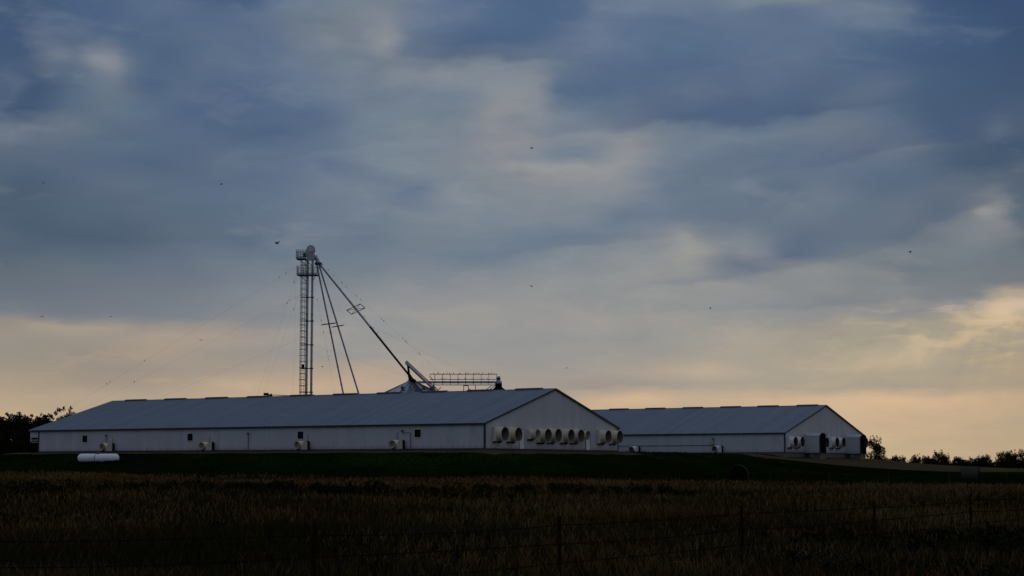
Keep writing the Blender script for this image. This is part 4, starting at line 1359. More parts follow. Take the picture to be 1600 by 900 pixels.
m = MB(); m.tube(A(-13.42, 15.35), A(-9.75, 11.9), 0.17, 0.17, 12); m.build('tube', M['galv'], aug, smooth=True)
m = MB(); m.path([A(-13.32, 15.6, -0.1), A(-9.5, 12.05, -0.1)], 0.06, 5)
for i in range(6):
    t = (i + 0.5) / 6
    m.path([A(-13.42 + 3.67 * t, 15.35 - 3.45 * t), A(-13.32 + 3.82 * t, 15.6 - 3.55 * t, -0.1)], 0.035, 5)
m.build('truss_rod', M['steel'], aug)
m = MB(); m.tube(A(-13.5, 15.3), A(-13.5, 15.65), 0.24, 0.20, 12); m.lathe([(0.22, 15.65 - 13.0), (0.12, 15.8 - 13.0), (0.0, 15.82 - 13.0)], 12, o=(-0.6, 0, 0)); m.build('auger_head', M['galv'], aug)
m = MB(); m.tube(A(-13.35, 15.2), A(-13.2, 14.0), 0.15, 0.15, 10); m.tube(A(-13.2, 14.0), A(-12.95, 13.35, 0.6), 0.18, 0.34, 10); m.tube(A(-12.95, 13.35, 0.6), A(-12.6, 13.0, 0.7), 0.34, 0.45, 10)
m.build('drop_spout', M['black'], aug)
m = MB(); m.box(A(-9.75, 11.2, -0.3), A(-9.25, 11.95, 0.3)); m.path([A(-9.6, 11.9), A(-9.1, 12.4)], 0.05, 5); m.path([A(-9.9, 12.3), A(-10.1, 12.9)], 0.05, 5); m.build('auger_foot', M['steel'], aug)

# small hopper top behind the ridge on the left
hz = empty('auger_hopper', (-31.3, BY + 1, H1(-31.3, BY + 1)), 0.0, 'dark auger hopper end just peeking over the ridge left of the ladder', 'hopper')
zb = hz.location.z
m = MB(); m.tube((-1.0, 0, 10.9 - zb), (0.3, 0, 11.55 - zb), 0.16, 0.16, 8); m.box((-0.75, -0.3, 11.45 - zb), (-0.15, 0.3, 11.75 - zb)); m.build('hopper_head', M['black'], hz)
m = MB(); m.tube((0.3, 0, 11.5 - zb), (2.6, 0, 11.4 - zb), 0.05, 0.05, 6); m.tube((0.3, 0, 11.4 - zb), (0.3, 0, -0.3), 0.08, 0.08, 6); m.tube((-0.9, 0, 11.0 - zb), (-0.9, 0, -0.3), 0.08, 0.08, 6); m.build('hopper_frame', M['steel'], hz)


# ------------------------------------------------------------------ propane tank
tk = empty('propane_tank', (-43.4, 190.0, H1(-43.4, 190.0)), 0.02, 'white horizontal propane tank with red lid lying in the dark grass', 'propane tank')
m = MB()
rad = 0.455
zc = 3.13 - tk.location.z
prof = [(0.0, -2.17)]
for i in range(1, 8):
    a = math.pi / 2 * i / 7
    prof.append((rad * math.sin(a), -1.77 - 0.40 * math.cos(a)))
prof += [(rad, -0.32), (rad + 0.006, -0.32), (rad + 0.006, -0.28), (rad, -0.28)]
for i in range(7, 0, -1):
    a = math.pi / 2 * i / 7
    prof.append((rad * math.sin(a), 1.77 + 0.40 * math.cos(a)))
prof.append((0.0, 2.17))
m.lathe(prof, 36, 'x', o=(0, 0, zc)); m.build('shell', M['tank'], tk, smooth=True)
m = MB(); m.lathe([(rad + 0.004, -0.35), (rad + 0.016, -0.35), (rad + 0.016, -0.30), (rad + 0.004, -0.30)], 36, 'x', o=(0, 0, zc), close=True); m.build('seam_band', M['steel'], tk, smooth=True)
m = MB(); m.lathe([(0.0, 0.14), (0.12, 0.13), (0.20, 0.08), (0.22, -0.06), (0.0, -0.06)], 18, o=(-0.05, 0, zc + rad)); m.build('dome_lid', M['red'], tk, smooth=True)
for x in (-1.2, 1.2):
    m = MB(); m.box((x - 0.12, -0.4, -0.4), (x + 0.12, 0.4, zc - rad * 0.88)); m.build('saddle', M['steel'], tk)


# ------------------------------------------------------------------ hay bales
def bale(X, Y, dia, ln, rz, label, seed):
    z = H1(X, Y)
    r_ = np.random.RandomState(seed)
    root = empty('hay_bale', (X, Y, z - 0.14), rz, label, 'hay bale')
    m = MB()
    rad = dia / 2
    n, k = 40, 10
    vs, fs = [], []
    for j in range(k + 1):
        y = -ln / 2 + ln * j / k
        for i in range(n):
            a = 2 * math.pi * i / n
            e = 1 - 0.03 * abs(2 * j / k - 1) ** 6
            rr = rad * e * (1 + 0.012 * r_.randn()) * (1 + 0.02 * math.sin(3 * a + seed))
            zz = rad + rr * math.sin(a)
            if math.sin(a) < -0.85:
                zz = max(zz, 0.10)
            vs.append((rr * math.cos(a), y, zz))
    for j in range(k):
        for i in range(n):
            fs.append((j * n + i, j * n + (i + 1) % n, (j + 1) * n + (i + 1) % n, (j + 1) * n + i))
    m.add(vs, fs); m.build('rolled_side', M['hay_rimlit'], root)
    for s in (-1, 1):
        e = MB()
        vs, fs = [(0, s * ln / 2, rad)], []
        rings = 9
        for j in range(1, rings + 1):
            for i in range(n):
                a = 2 * math.pi * i / n
                rr = rad * 0.965 * j / rings
                dy = 0.03 * ((j + i / n) % 2 - 0.5) + 0.012 * r_.randn()
                vs.append((rr * math.cos(a), s * (ln / 2 + dy), max(0.08, rad + rr * math.sin(a))))
        for i in range(n):
            fs.append((0, 1 + i, 1 + (i + 1) % n))
        for j in range(rings - 1):
            for i in range(n):
                fs.append((1 + j * n + i, 1 + j * n + (i + 1) % n, 1 + (j + 1) * n + (i + 1) % n, 1 + (j + 1) * n + i))
        e.add(vs, fs); e.build('cut_end', M['hay'], root)
    # loose stalks all over
    N = 1500
    a = r_.uniform(0, 2 * math.pi, N); y = r_.uniform(-ln / 2, ln / 2, N)
    c = np.stack([rad * 1.0 * np.cos(a), y, rad + rad * np.sin(a)], 1)
    t = np.stack([-np.sin(a), r_.uniform(-0.5, 0.5, N), np.cos(a)], 1) * r_.uniform(0.04, 0.14, N)[:, None]
    o = np.stack([np.cos(a), np.zeros(N), np.sin(a)], 1) * r_.uniform(0.0, 0.06, N)[:, None]
    w = np.array([[0, 0.006, 0]])
    V = np.stack([c - t * 0.3, c - t * 0.3 + w, c + t + o], 1).reshape(-1, 3)
    V[:, 2] = np.maximum(V[:, 2], 0.02)
    so = np_obj('loose_straw', V, np.arange(3 * N).reshape(N, 3), M['hay_rimlit'])
    so.parent = root; tag(so, kind='stuff')
    return root


bale(18.77, 150.0, 1.62, 1.4, -0.17, 'round hay bale seen end-on at the edge of the dark lawn', 3)
bale(46.8, 185.0, 1.5, 1.75, R(72), 'round hay bale lying side-on in front of the gravel drive at far right', 5)


# ------------------------------------------------------------------ trees
def leaf_cloud(centres, radii, n_each, size, r_, flat=0.8):
    """leaf faces scattered through clumps; returns verts, faces, tint"""
    Vs, tint = [], []
    for c, rad, n in zip(centres, radii, n_each):
        d = r_.normal(size=(n, 3)); d /= np.linalg.norm(d, axis=1)[:, None]
        p = c + d * (rad * r_.uniform(0.25, 1.0, n) ** 0.6)[:, None] * np.array([1, 1, flat])
        a = r_.normal(size=(n, 3)); a /= np.linalg.norm(a, axis=1)[:, None]
        b = np.cross(a, r_.normal(size=(n, 3))); b /= np.linalg.norm(b, axis=1)[:, None]
        s = size * r_.uniform(0.6, 1.4, n)[:, None]
        Vs.append(np.stack([p - a * s, p + b * s * 0.45, p + a * s, p - b * s * 0.45], 1))
        tint.append(np.repeat(np.clip(r_.normal(0.5, 0.2) + r_.normal(0, 0.2, n), 0, 1), 4))
    V = np.concatenate(Vs).reshape(-1, 3)
    return V, np.arange(len(V)).reshape(-1, 4), np.concatenate(tint)


def make_tree(name, h, w, seed, n_leaf, size, trunk_h, bushy=0.0, k=15):
    """meshes for a tree of height h and crown width w, standing at the origin"""
    r_ = np.random.RandomState(seed)
    m = MB()
    cz = trunk_h
    m.tube((0, 0, -0.4), (0.05 * w, 0.0, cz), 0.05 * h * 0.6 + 0.03, 0.035 * h * 0.6 + 0.02, 8)
    cents, rads = [], []
    for i in range(k):
        a = 2 * math.pi * (i / k + r_.uniform(-0.06, 0.06)) * 3
        f = r_.uniform(0.05, 1.0)
        rr = w / 2 * (1.0 - 0.55 * f ** 2) * r_.uniform(0.35, 0.85)
        c = np.array([rr * math.cos(a), rr * math.sin(a), cz * (1 - bushy) + (h - cz * (1 - bushy)) * (0.12 + 0.78 * f)])
        cents.append(c); rads.append(w * r_.uniform(0.10, 0.22))
        mid = Vector((0.05 * w + c[0] * 0.35, c[1] * 0.35, cz + (c[2] - cz) * 0.45))
        m.tube((0.05 * w, 0, cz * 0.85), mid, 0.018 * h * 0.6 + 0.015, 0.012 * h * 0.6 + 0.01, 5)
        m.tube(mid, Vector(c), 0.012 * h * 0.6 + 0.01, 0.006, 5)
    # stray twigs that break the outline
    for i in range(26):
        a = r_.uniform(0, 2 * math.pi); f = r_.uniform(0.3, 1.12)
        c = np.array([w * 0.45 * math.cos(a) * (1.15 - f * 0.6), w * 0.45 * math.sin(a) * (1.15 - f * 0.6), cz + (h - cz) * f])
        cents.append(c); rads.append(w * r_.uniform(0.03, 0.07))
    tot = sum(q ** 2 for q in rads)
    ns = [max(6, int(n_leaf * q ** 2 / tot)) for q in rads]
    V, F, t = leaf_cloud(cents, rads, ns, size, r_)
    V[:, 2] = np.maximum(V[:, 2], 0.02)
    crown = np_mesh('crown', V, F, M['leaf'], {'tint': t})
    trunk = m.mesh('trunk', M['bark'])
    return crown, trunk


def place_tree(kind, name, X, Y, h_scale, w_scale, rz, label, cat, group):
    root = empty(name, (X, Y, H1(X, Y) - (0.35 if cat == 'shrub' else 0.05)), rz, label, cat, group)
    root.scale = (w_scale, w_scale, h_scale)
    for nm, me in zip(('crown', 'trunk'), kind):
        o = bpy.data.objects.new(nm, me)
        COL.objects.link(o); o.parent = root
    return root


BIG = [make_tree('t', 1.0 * 8, 8.0, s, 11000, 0.17, 1.6, 0.8, 24) for s in (11, 12, 13)]
SHR = [make_tree('s', 3.0, 3.6, s, 3600, 0.10, 0.4, 0.9, 24) for s in (21, 22, 23, 24)]
r_ = np.random.RandomState(5)
GL = 'trees beyond the left end of the front barn'
left_trees = [  # east, north, top height, width factor
    (-74.5, 262, 9.4, 1.0), (-71.0, 258, 9.35, 1.0), (-68.0, 262, 9.0, 0.85), (-64.2, 260, 10.15, 0.72), (-62.6, 266, 9.4, 0.8), (-67.6, 255, 9.0, 0.62), (-65.8, 254, 9.1, 0.55),
    (-66.6, 258, 9.0, 0.7), (-69.6, 264, 9.15, 0.8), (-73.0, 257, 9.3, 0.8), (-76.5, 259, 9.2, 0.9), (-62.3, 262, 8.9, 0.7), (-59.5, 268, 8.6, 0.9), (-78.5, 266, 9.3, 1.0), (-83.0, 264, 9.1, 1.0), (-88.0, 262, 9.6, 1.1), (-55.0, 270, 8.2, 0.9)]
for i, (X, Y, top, ws) in enumerate(left_trees):
    lab = 'tallest of the dark trees, rising just left of the front barn roof' if i == 3 else 'dark leafy tree in the thicket beyond the left end of the front barn'
    place_tree(BIG[i % 3], 'tree', X, Y, (top - H1(X, Y)) / 8.0, ws, r_.uniform(0, 6.28), lab, 'tree', GL)
for i in range(34):
    X = -88 + i * 1.12 + r_.uniform(-0.4, 0.4)
    Y = 243 + r_.uniform(-5, 9)
    place_tree(SHR[i % 4], 'shrub', X, Y, r_.uniform(1.2, 1.95), r_.uniform(1.2, 1.6), r_.uniform(0, 6.28),
               'black leafy shrub at the foot of the thicket left of the front barn', 'shrub', 'shrubs at the foot of the left thicket')
place_tree(SHR[3], 'tree', 54.2, 270.0, (6.55 - H1(53.9, 270)) / 3.0, 0.92, 4.0, 'small open leafy tree beside the right end of the rear barn', 'tree', None)
place_tree(SHR[1], 'shrub', 55.2, 276.0, 0.55, 0.8, 1.0, 'low dark shrub at the foot of the small tree beside the rear barn', 'shrub', None)
ORD_ = ['first', 'second', 'third', 'fourth', 'fifth', 'sixth', 'seventh', 'eighth', 'ninth', 'tenth', 'eleventh', 'twelfth', 'thirteenth', 'fourteenth', 'fifteenth',
        'sixteenth', 'seventeenth', 'eighteenth', 'nineteenth', 'twentieth', 'twenty-first', 'twenty-second']
GR = 'hedgerow shrubs on the right skyline'
hedge = [(65.5, 3.6), (68.26, 4.0), (70.02, 4.65), (71.19, 4.5), (72.94, 4.8), (74.69, 4.5), (75.5, 4.4), (77.97, 5.4), (79.37, 5.0), (81.1, 4.4), (82.38, 4.35),
         (83.43, 4.3), (86.36, 4.75), (87.29, 4.6), (88.94, 5.3), (90.45, 5.0), (91.63, 5.5), (93.15, 5.55), (95.5, 5.3), (97.5, 5.0), (100, 5.4), (103, 5.1)]
for i, (X, top) in enumerate(hedge):
    Y = 330 + r_.uniform(-4, 4)
    lab = ORD_[i] + ' hedgerow shrub from the rear barn along the right skyline'
    if X == 77.97:
        lab = 'tallest rounded shrub in the middle of the right skyline hedgerow'
    place_tree(SHR[i % 4], 'shrub', X, Y, (top - H1(X, Y)) / 2.95, r_.uniform(0.62, 0.95) * (1.25 if top > 5.2 else 1.0), r_.uniform(0, 6.28), lab, 'shrub', GR)
for i in range(42):
    X = 57 + i * 1.12 + r_.uniform(-0.4, 0.4)
    place_tree(SHR[(i + 1) % 4], 'shrub', X, 322 + r_.uniform(-4, 4), r_.uniform(0.46, 0.70) + 0.10 * math.sin(i * 0.9), r_.uniform(0.7, 1.05), r_.uniform(0, 6.28),
               'low dark shrub filling the foot of the hedgerow on the right skyline', 'shrub', 'low shrubs at the foot of the right hedgerow')


# ------------------------------------------------------------------ fences
def fence(posts, wires, label, post_w, top, barbs, cat='fence', mat_post='post'):
    z0 = [H1(x, y) for x, y in posts]
    root = empty('wire_fence', (posts[0][0], posts[0][1], z0[0]), 0.0, label, cat)
    ox, oy, oz = root.location
    m = MB()
    w = post_w
    # steel T post: flange, web, studs
    m.box((-w / 2, -0.004 - w * 0.1, -0.4), (w / 2, w * 0.1, top))
    m.box((-w * 0.1, w * 0.1 + 0.0005, -0.4), (w * 0.1, w * 0.75, top - 0.01))
    for k in range(int(top / 0.055)):
        m.box((-w * 0.16, -0.012 - w * 0.1, 0.03 + k * 0.055), (w * 0.16, -0.0045 - w * 0.1, 0.048 + k * 0.055))
    me = m.mesh('post', M[mat_post])
    rr = random.Random(4)
    for (x, y), z in zip(posts, z0):
        p = bpy.data.objects.new('post', me)
        COL.objects.link(p); p.parent = root
        p.location = (x - ox, y - oy, z - oz)
        p.rotation_euler = (rr.uniform(-0.03, 0.03), rr.uniform(-0.025, 0.025), 0.5 + rr.uniform(-0.2, 0.2))
    for h in wires:
        m = MB()
        for i in range(len(posts) - 1):
            (x0, y0), (x1, y1) = posts[i], posts[i + 1]
            a = Vector((x0 - ox, y0 - oy - 0.02, z0[i] + h - oz)); b = Vector((x1 - ox, y1 - oy - 0.02, z0[i + 1] + h - oz))
            n = 5
            pts = []
            for k in range(n + 1):
                t = k / n
                p = a.lerp(b, t); p.z -= 0.05 * 4 * t * (1 - t) * (0.6 + 0.4 * math.sin(i * 2.1 + h * 9))
                pts.append(p)
            m.path(pts, 0.0055 if barbs else 0.006, 4)
            if barbs:
                L = (b - a).length
                for k in range(int(L / 0.13)):
                    t = (k + 0.5) * 0.13 / L
                    p = pts[min(int(t * n), n - 1)].lerp(pts[min(int(t * n), n - 1) + 1], t * n - int(t * n))
                    m.tube(p + Vector((0.01, 0, -0.024)), p + Vector((-0.01, 0, 0.024)), 0.003, 0.002, 3)
                    m.tube(p + Vector((-0.012, 0.02, -0.01)), p + Vector((0.012, -0.02, 0.012)), 0.003, 0.002, 3)
        m.build('wire', M['wire'], root)
    return root


posts = [(-10.2, 18.2), (-6.45, 21.6), (-2.74, 25.0), (0.76, 29.0), (4.45, 35.0), (8.35, 42.0), (12.0, 47.5), (16.0, 54.0), (20.5, 61.0)]
fence(posts, (1.06, 0.76, 0.46, 0.18), 'barbed wire fence on red-brown steel posts crossing the dry grass in the foreground', 0.062, 1.2, True)
posts2 = [(12.0, 144.6), (16.5, 145.0), (20.7, 145.5), (25.5, 146.0), (30.4, 146.2), (35.2, 146.0), (40.0, 146.4)]
fence(posts2, (1.0, 0.7, 0.4), 'faint far wire fence on thin posts along the edge of the dark lawn', 0.05, 1.15, False, mat_post='rust')


# ------------------------------------------------------------------ stones
def rock(X, Y, w, h, label, seed):
    r_ = np.random.RandomState(seed)
    bm = bmesh.new()
    bmesh.ops.create_icosphere(bm, subdivisions=3, radius=1.0)
    ph = r_.uniform(0, 6, 9)
    for v in bm.verts:
        d = v.co
        k = 1 + 0.14 * math.sin(3 * d.x + ph[0]) + 0.12 * math.sin(4 * d.y + ph[1]) + 0.10 * math.sin(5 * d.z + 3 * d.x + ph[2]) + 0.05 * r_.randn()
        v.co = Vector((d.x * w / 2 * k, d.y * w * 0.38 * k, max(-0.4, min(0.75, d.z * k)) * h))
    me = bpy.data.meshes.new('rock'); bm.to_mesh(me); bm.free()
    me.materials.append(M['stone'])
    o = bpy.data.objects.new('rock', me)
    COL.objects.link(o); o.location = (X, Y, H1(X, Y) + h * 0.3)
    tag(o, label, 'rock')
    return o


rock(12.75, 49.0, 0.42, 0.16, 'pale limestone rock in the dark grass at the lower right', 4)
rock(3.2, 35.6, 0.34, 0.10, 'flat pale stone low in the grass between two fence posts', 8)


# ------------------------------------------------------------------ birds
def bird_mesh(name, flying, flap=0.3):
    m = MB()
    m.lathe([(0.0, -0.12), (0.02, -0.118), (0.045, -0.08), (0.055, -0.02), (0.05, 0.03), (0.03, 0.065), (0.0, 0.075)], 8, 'y')
    m.lathe([(0.0, 0.05), (0.028, 0.062), (0.033, 0.09), (0.022, 0.115), (0.006, 0.125), (0.0, 0.15)], 8, 'y', o=(0, 0, 0.018))
    m.add([(-0.018, -0.10, 0.0), (0.018, -0.10, 0.0), (0.035, -0.22, 0.0), (-0.035, -0.22, 0.0), (-0.018, -0.10, 0.012), (0.018, -0.10, 0.012), (0.035, -0.22, 0.006), (-0.035, -0.22, 0.006)],
          [(0, 1, 2, 3), (7, 6, 5, 4), (1, 5, 6, 2), (3, 2, 6, 7), (0, 3, 7, 4)])
    if flying:
        for s in (-1, 1):
            z = flap
            m.add([(s * 0.03, 0.05, 0.02), (s * 0.14, 0.08, 0.02 + 0.11 * z), (s * 0.30, 0.00, 0.02 + 0.24 * z), (s * 0.16, -0.05, 0.02 + 0.11 * z), (s * 0.03, -0.07, 0.02),
                   (s * 0.03, 0.05, 0.035), (s * 0.14, 0.08, 0.03 + 0.11 * z), (s * 0.16, -0.05, 0.028 + 0.11 * z), (s * 0.03, -0.07, 0.03)],
                  [(0, 1, 3, 4), (1, 2, 3), (8, 7, 6, 5), (7, 2, 6), (0, 5, 6, 1), (4, 3, 7, 8)])
    else:
        m.v = [(x, y * 0.75 + z * 0.3, z + y * 0.75 + 0.075) for x, y, z in m.v]
        for s in (-0.016, 0.016):
            m.tube((s, 0, 0.06), (s, 0, 0.0), 0.005, 0.005, 4)
        for s in (-1, 1):
            m.add([(s * 0.05, 0.06, 0.10), (s * 0.062, 0.0, 0.07), (s * 0.035, -0.13, -0.03), (s * 0.04, 0.03, 0.12)], [(0, 1, 2, 3)])
    return m.mesh(name, M['bird'], True)


PERCH = bird_mesh('bird', False)
FLY = [bird_mesh('bird', True, f) for f in (0.5, -0.5, 0.15)]
br = random.Random(9)


def put_bird(me, loc, rz, label, group, s=1.0, tilt=0.0):
    o = bpy.data.objects.new('bird', me)
    COL.objects.link(o)
    o.location = loc; o.rotation_euler = (tilt, tilt * 0.5, rz); o.scale = (s, s, s)
    tag(o, label, 'bird', group)


PER = {0: [-29.21, -30.09, -47.92, -52.5, -52.91], 1: [-28.74, -48.85], 3: [-28.07, -28.87], 4: [-28.16], 6: [-24.54, -23.79, -23.03, -22.03, -21.44, -20.15, -19.55, -16.86, -16.55, -14.04, -13.7, -13.5, -11.94],
       7: [-22.18, -19.13, -17.88, -17.34], 8: [-25.2, -24.67, -24.37, -23.87, -23.75, -23.67]}
ORD = ['first', 'second', 'third', 'fourth', 'fifth', 'sixth', 'seventh', 'eighth', 'ninth', 'tenth', 'eleventh', 'twelfth', 'thirteenth', 'fourteenth', 'fifteenth',
       'sixteenth', 'seventeenth', 'eighteenth', 'nineteenth', 'twentieth', 'twenty-first', 'twenty-second']
WL_ = {0: 'small bird perched on the topmost guy wire at left', 1: 'small bird perched on the second guy wire at left',
       3: 'small bird perched on the steep outer guy wire beside the ladder', 4: 'small bird perched on the steep inner guy wire beside the ladder',
       6: 'small bird perched on the wire above the longest spout', 7: 'small bird perched on the wire just below the longest spout',
       8: 'small bird perched on the steep wire left of the shortest spouts'}
for k, xs in PER.items():
    for i, x in enumerate(sorted(xs)):
        lab = WL_[k] if len(xs) == 1 else WL_[k].replace('small bird', ORD[i] + ' small bird from the left', 1)
        put_bird(PERCH, guy_point(k, x) + Vector((0, 0, 0.012)), br.uniform(0, 6.28), lab, 'birds perched on guy wires', 0.85)
for i in range(18):
    x = -10.4 + 8.4 * (i + br.uniform(0.1, 0.9)) / 18
    put_bird(PERCH, (x, BY - 1.05, 14.11), br.uniform(0, 6.28), ORD[i] + ' small bird from the left on the top rail of the catwalk', 'birds perched on the catwalk', 0.9)
for i in range(7):
    x = -10.0 + 7.8 * (i + br.uniform(0.1, 0.9)) / 7
    put_bird(PERCH, (x, BY - 1.05, 13.45), br.uniform(0, 6.28), ORD[i] + ' small bird from the left on the middle rail of the catwalk', 'birds perched on the catwalk', 0.9)
flyers = [  # azimuth, elevation (degrees), distance, label
    (-7.48, 7.09, 120, 'flying bird with spread wings just left of the elevator head'), (-14.66, 4.67, 190, 'flying bird at the far left, above the pale cloud edge'),
    (-12.60, 4.70, 190, 'flying bird second from the left along the pale cloud edge'), (-9.81, 4.01, 190, 'flying bird low between the left guy wires'),
    (-9.25, 8.92, 170, 'flying bird high in the blue cloud above and left of the elevator'), (-14.72, 8.77, 220, 'tiny flying bird near the left edge, high in the cloud'),
    (0.64, 10.16, 170, 'tiny flying bird high in the pale middle of the sky'), (0.63, 5.79, 170, 'tiny flying bird in the grey middle of the sky, below another'),
    (12.54, 6.71, 160, 'flying bird under the dark cloud on the right'), (6.31, 5.05, 210, 'tiny flying bird above the rear barn in the grey sky'),
    (1.73, 3.19, 210, 'tiny flying bird low above the gable peak of the front barn'), (-6.01, 3.21, 215, 'flying bird between the elevator leg and the first spout')]
for i, (a, e, dist, lab) in enumerate(flyers):
    a, e = R(a), R(e)
    put_bird(FLY[i % 3], (dist * math.sin(a), dist * math.cos(a), 2.0 + dist * math.tan(e)), br.uniform(0, 6.28), lab, 'birds in flight', 0.85 if i else 1.0, br.uniform(-0.4, 0.4))


# ------------------------------------------------------------------ grass
def blades(base, hgt, wid, lean, nodes, r_):
    """bent grass blades: base (n,3); returns verts, tris, along, tint"""
    n = len(base)
    a = r_.uniform(0, 2 * math.pi, n)
    side = np.stack([np.cos(a), np.sin(a), np.zeros(n)], 1)
    la = r_.uniform(0, 2 * math.pi, n)
    ln = np.stack([np.cos(la), np.sin(la), np.zeros(n)], 1) * (lean * hgt)[:, None]
    up = np.array([0, 0, 1.0])
    w = (wid * 0.5)[:, None]
    mid = base + up * (hgt * 0.55)[:, None] + ln * 0.3
    hi = base + up * (hgt * 0.82)[:, None] + ln * 0.65
    tip = base + up * hgt[:, None] * (1 - 0.25 * lean[:, None] ** 2) + ln
    V = np.stack([base - side * w, base + side * w, mid - side * w * 0.8, mid + side * w * 0.8, hi - side * w * nodes, hi + side * w * nodes, tip], 1)
    k = np.arange(n)[:, None] * 7
    F = np.concatenate([k + np.array([[0, 1, 3]]), k + np.array([[0, 3, 2]]), k + np.array([[2, 3, 5]]), k + np.array([[2, 5, 4]]), k + np.array([[4, 5, 6]])], 0)
    al = np.tile(np.array([0, 0, 0.55, 0.55, 0.82, 0.82, 1.0]), n)
    tint = np.repeat(r_.uniform(0, 1, n), 7)
    return V.reshape(-1, 3), F, al, tint


def patchy(X, Y, s, ph):
    return (np.sin(X * s + ph) * np.sin(Y * s * 0.6 + ph * 1.7) + np.sin(X * s * 2.3 + 1.1 * ph + Y * s * 0.9) * 0.6 + np.sin(Y * s * 1.7 - X * s * 1.3 + ph) * 0.5) / 2.1


def tall_grass():
    r_ = np.random.RandomState(2)
    N = 330000
    t = r_.uniform(0, 1, N)
    y0, y1 = 17.0, 150.0
    # density falls with distance so that the field stays evenly covered as seen
    Y = (y0 ** -0.25 + t * (y1 ** -0.25 - y0 ** -0.25)) ** -4.0
    X = r_.uniform(-1, 1, N) * (0.36 * Y + 3.0)
    # gather in tussocks
    q = 0.55
    ix, iy = np.floor(X / q), np.floor(Y / q)
    hx = np.modf(np.sin(ix * 12.99 + iy * 78.23) * 43758.5)[0]; hy = np.modf(np.sin(ix * 39.35 + iy * 11.13) * 24634.6)[0]
    cx, cy = (ix + 0.5 + 0.45 * hx) * q, (iy + 0.5 + 0.45 * hy) * q
    pull = r_.uniform(0, 0.75, N)
    X += (cx - X) * pull; Y += (cy - Y) * pull
    keep = Y < lawn_edge(X) - 1.5 + 7.0 * r_.uniform(0, 1, N) ** 3
    p1 = patchy(X, Y, 0.16, 1.0); p2 = patchy(X, Y, 0.55, 2.4)
    keep &= r_.uniform(0, 1, N) < 0.72 + 0.45 * p1
    X, Y, p1, p2 = X[keep], Y[keep], p1[keep], p2[keep]
    n = len(X)
    hgt = (0.50 + 0.16 * p1 + 0.10 * p2) * r_.uniform(0.55, 1.25, n)
    hgt *= np.where(Y > 120, 0.85, 1.0)
    wid = np.maximum(0.006, Y * 0.00028) * r_.uniform(0.7, 1.4, n)
    lean = np.clip(r_.normal(0.28, 0.16, n), 0.02, 0.8)
    base = np.stack([X, Y, height(X, Y) - 0.02], 1)
    V, F, al, ti = blades(base, hgt, wid, lean, 0.9, r_)
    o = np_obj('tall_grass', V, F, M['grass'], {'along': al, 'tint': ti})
    tag(o, kind='stuff')
    o['label'] = 'tall dry tan and rust grass filling the field in front of the lawn'


def lawn_blades():
    r_ = np.random.RandomState(6)
    N = 60000
    X = r_.uniform(-60, 85, N)
    Y = lawn_edge(X) + r_.uniform(0, 1, N) ** 1.2 * 75
    u = (X - B1[0]) * GV[0] + (Y - B1[1]) * GV[1]; v = (X - B1[0]) * LV[0] + (Y - B1[1]) * LV[1]
    ok = ~((u > -2.7) & (v > -3.1) & (u < 30)) & ~((u > 62.8) & (v > -4.5))
    drv = np.interp(X, [27, 30.5, 34, 38.5, 46, 61, 85, 160], [228, 224.5, 222.5, 221.5, 222.5, 226, 230, 237])
    ok &= ~((X > 26) & (Y > drv - 0.3))
    X, Y = X[ok], Y[ok]
    n = len(X)
    base = np.stack([X, Y, height(X, Y)], 1)
    m = 700
    tx, ty = r_.uniform(-46.2, -40.6, m), 189.3 + r_.normal(0, 0.45, m)
    base = np.concatenate([base, np.stack([tx, ty, height(tx, ty) - 0.02], 1)])
    X, Y = base[:, 0], base[:, 1]
    n += m
    V, F, al, ti = blades(base, np.where(np.arange(n) >= n - m, 2.6, 1.0) * r_.uniform(0.05, 0.16, n) * (1 + 0.5 * patchy(X, Y, 0.2, 3.0)), np.full(n, 0.10) * r_.uniform(0.6, 1.5, n), r_.uniform(0.1, 0.7, n), 0.8, r_)
    o = np_obj('lawn_grass', V, F, M['short'], {'along': al, 'tint': ti})
    tag(o, kind='stuff')


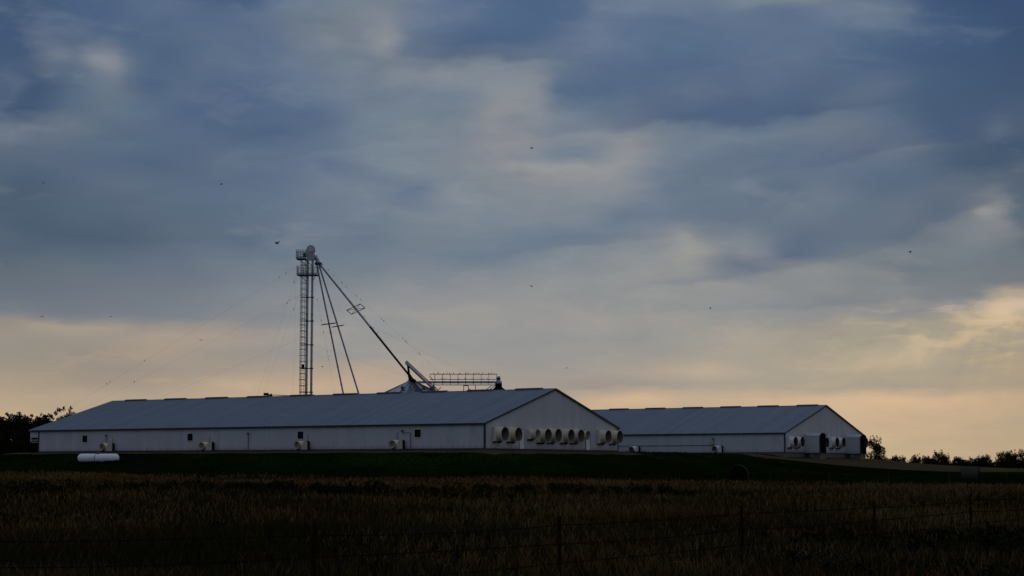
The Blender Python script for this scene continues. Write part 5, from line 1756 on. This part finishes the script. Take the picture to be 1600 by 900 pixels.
def weeds():
    """dark leafy weeds: a ragged band across the field on the left and scattered clumps"""
    r_ = np.random.RandomState(8)
    cents, rads = [], []
    for i in range(170):
        t = r_.uniform(-1, 1)
        X = -9 + 17 * t + r_.normal(0, 1.5); Y = 97 + 3.5 * math.sin(X * 0.3) + r_.normal(0, 3.0)
        hgt = r_.uniform(0.35, 0.85)
        cents.append(np.array([X, Y, H1(X, Y) + hgt * 0.6])); rads.append(hgt * 0.55)
    for i in range(120):
        Y = r_.uniform(24, 120); X = r_.uniform(-0.33, 0.33) * Y
        hgt = r_.uniform(0.2, 0.5)
        cents.append(np.array([X, Y, H1(X, Y) + hgt * 0.5])); rads.append(hgt * 0.6)
    for i in range(230):
        Y = r_.uniform(22, 46); X = (0.15 + 0.19 * r_.uniform(0, 1) ** 0.7) * Y
        hgt = r_.uniform(0.25, 0.55)
        cents.append(np.array([X, Y, H1(X, Y) + hgt * 0.5])); rads.append(hgt * 0.65)
    V, F, t = leaf_cloud(cents, rads, [110] * len(cents), 0.075, r_)
    o = np_obj('weed_clumps', V, F, M['weed'], {'tint': t})
    tag(o, kind='stuff')


def flowers():
    r_ = np.random.RandomState(12)
    root = empty('flowering_weed', (5.35, 32.2, H1(5.35, 32.2)), 0.0, 'low weed with tiny pale flowers near the bottom of the picture', 'weed')
    st = MB(); fl = MB()
    for i in range(26):
        x, y = r_.normal(0, 0.28), r_.normal(0, 0.3)
        h = r_.uniform(0.28, 0.55)
        st.tube((x * 0.4, y * 0.4, -0.05), (x, y, h), 0.005, 0.003, 4)
        for k in range(3):
            c = Vector((x + r_.normal(0, 0.02), y + r_.normal(0, 0.02), h + r_.uniform(-0.05, 0.02)))
            for q in range(5):
                a = 6.283 * q / 5
                d = Vector((math.cos(a), math.sin(a), 0.25)) * 0.016
                e = Vector((-math.sin(a), math.cos(a), 0)) * 0.006
                fl.add([c, c + d * 0.6 + e, c + d, c + d * 0.6 - e], [(0, 1, 2, 3)])
    st.build('stem', M['weed'], root); f = fl.build('flowers', M['petal'], root, fix=False); f['kind'] = 'stuff'


tall_grass()
lawn_blades()
weeds()
flowers()
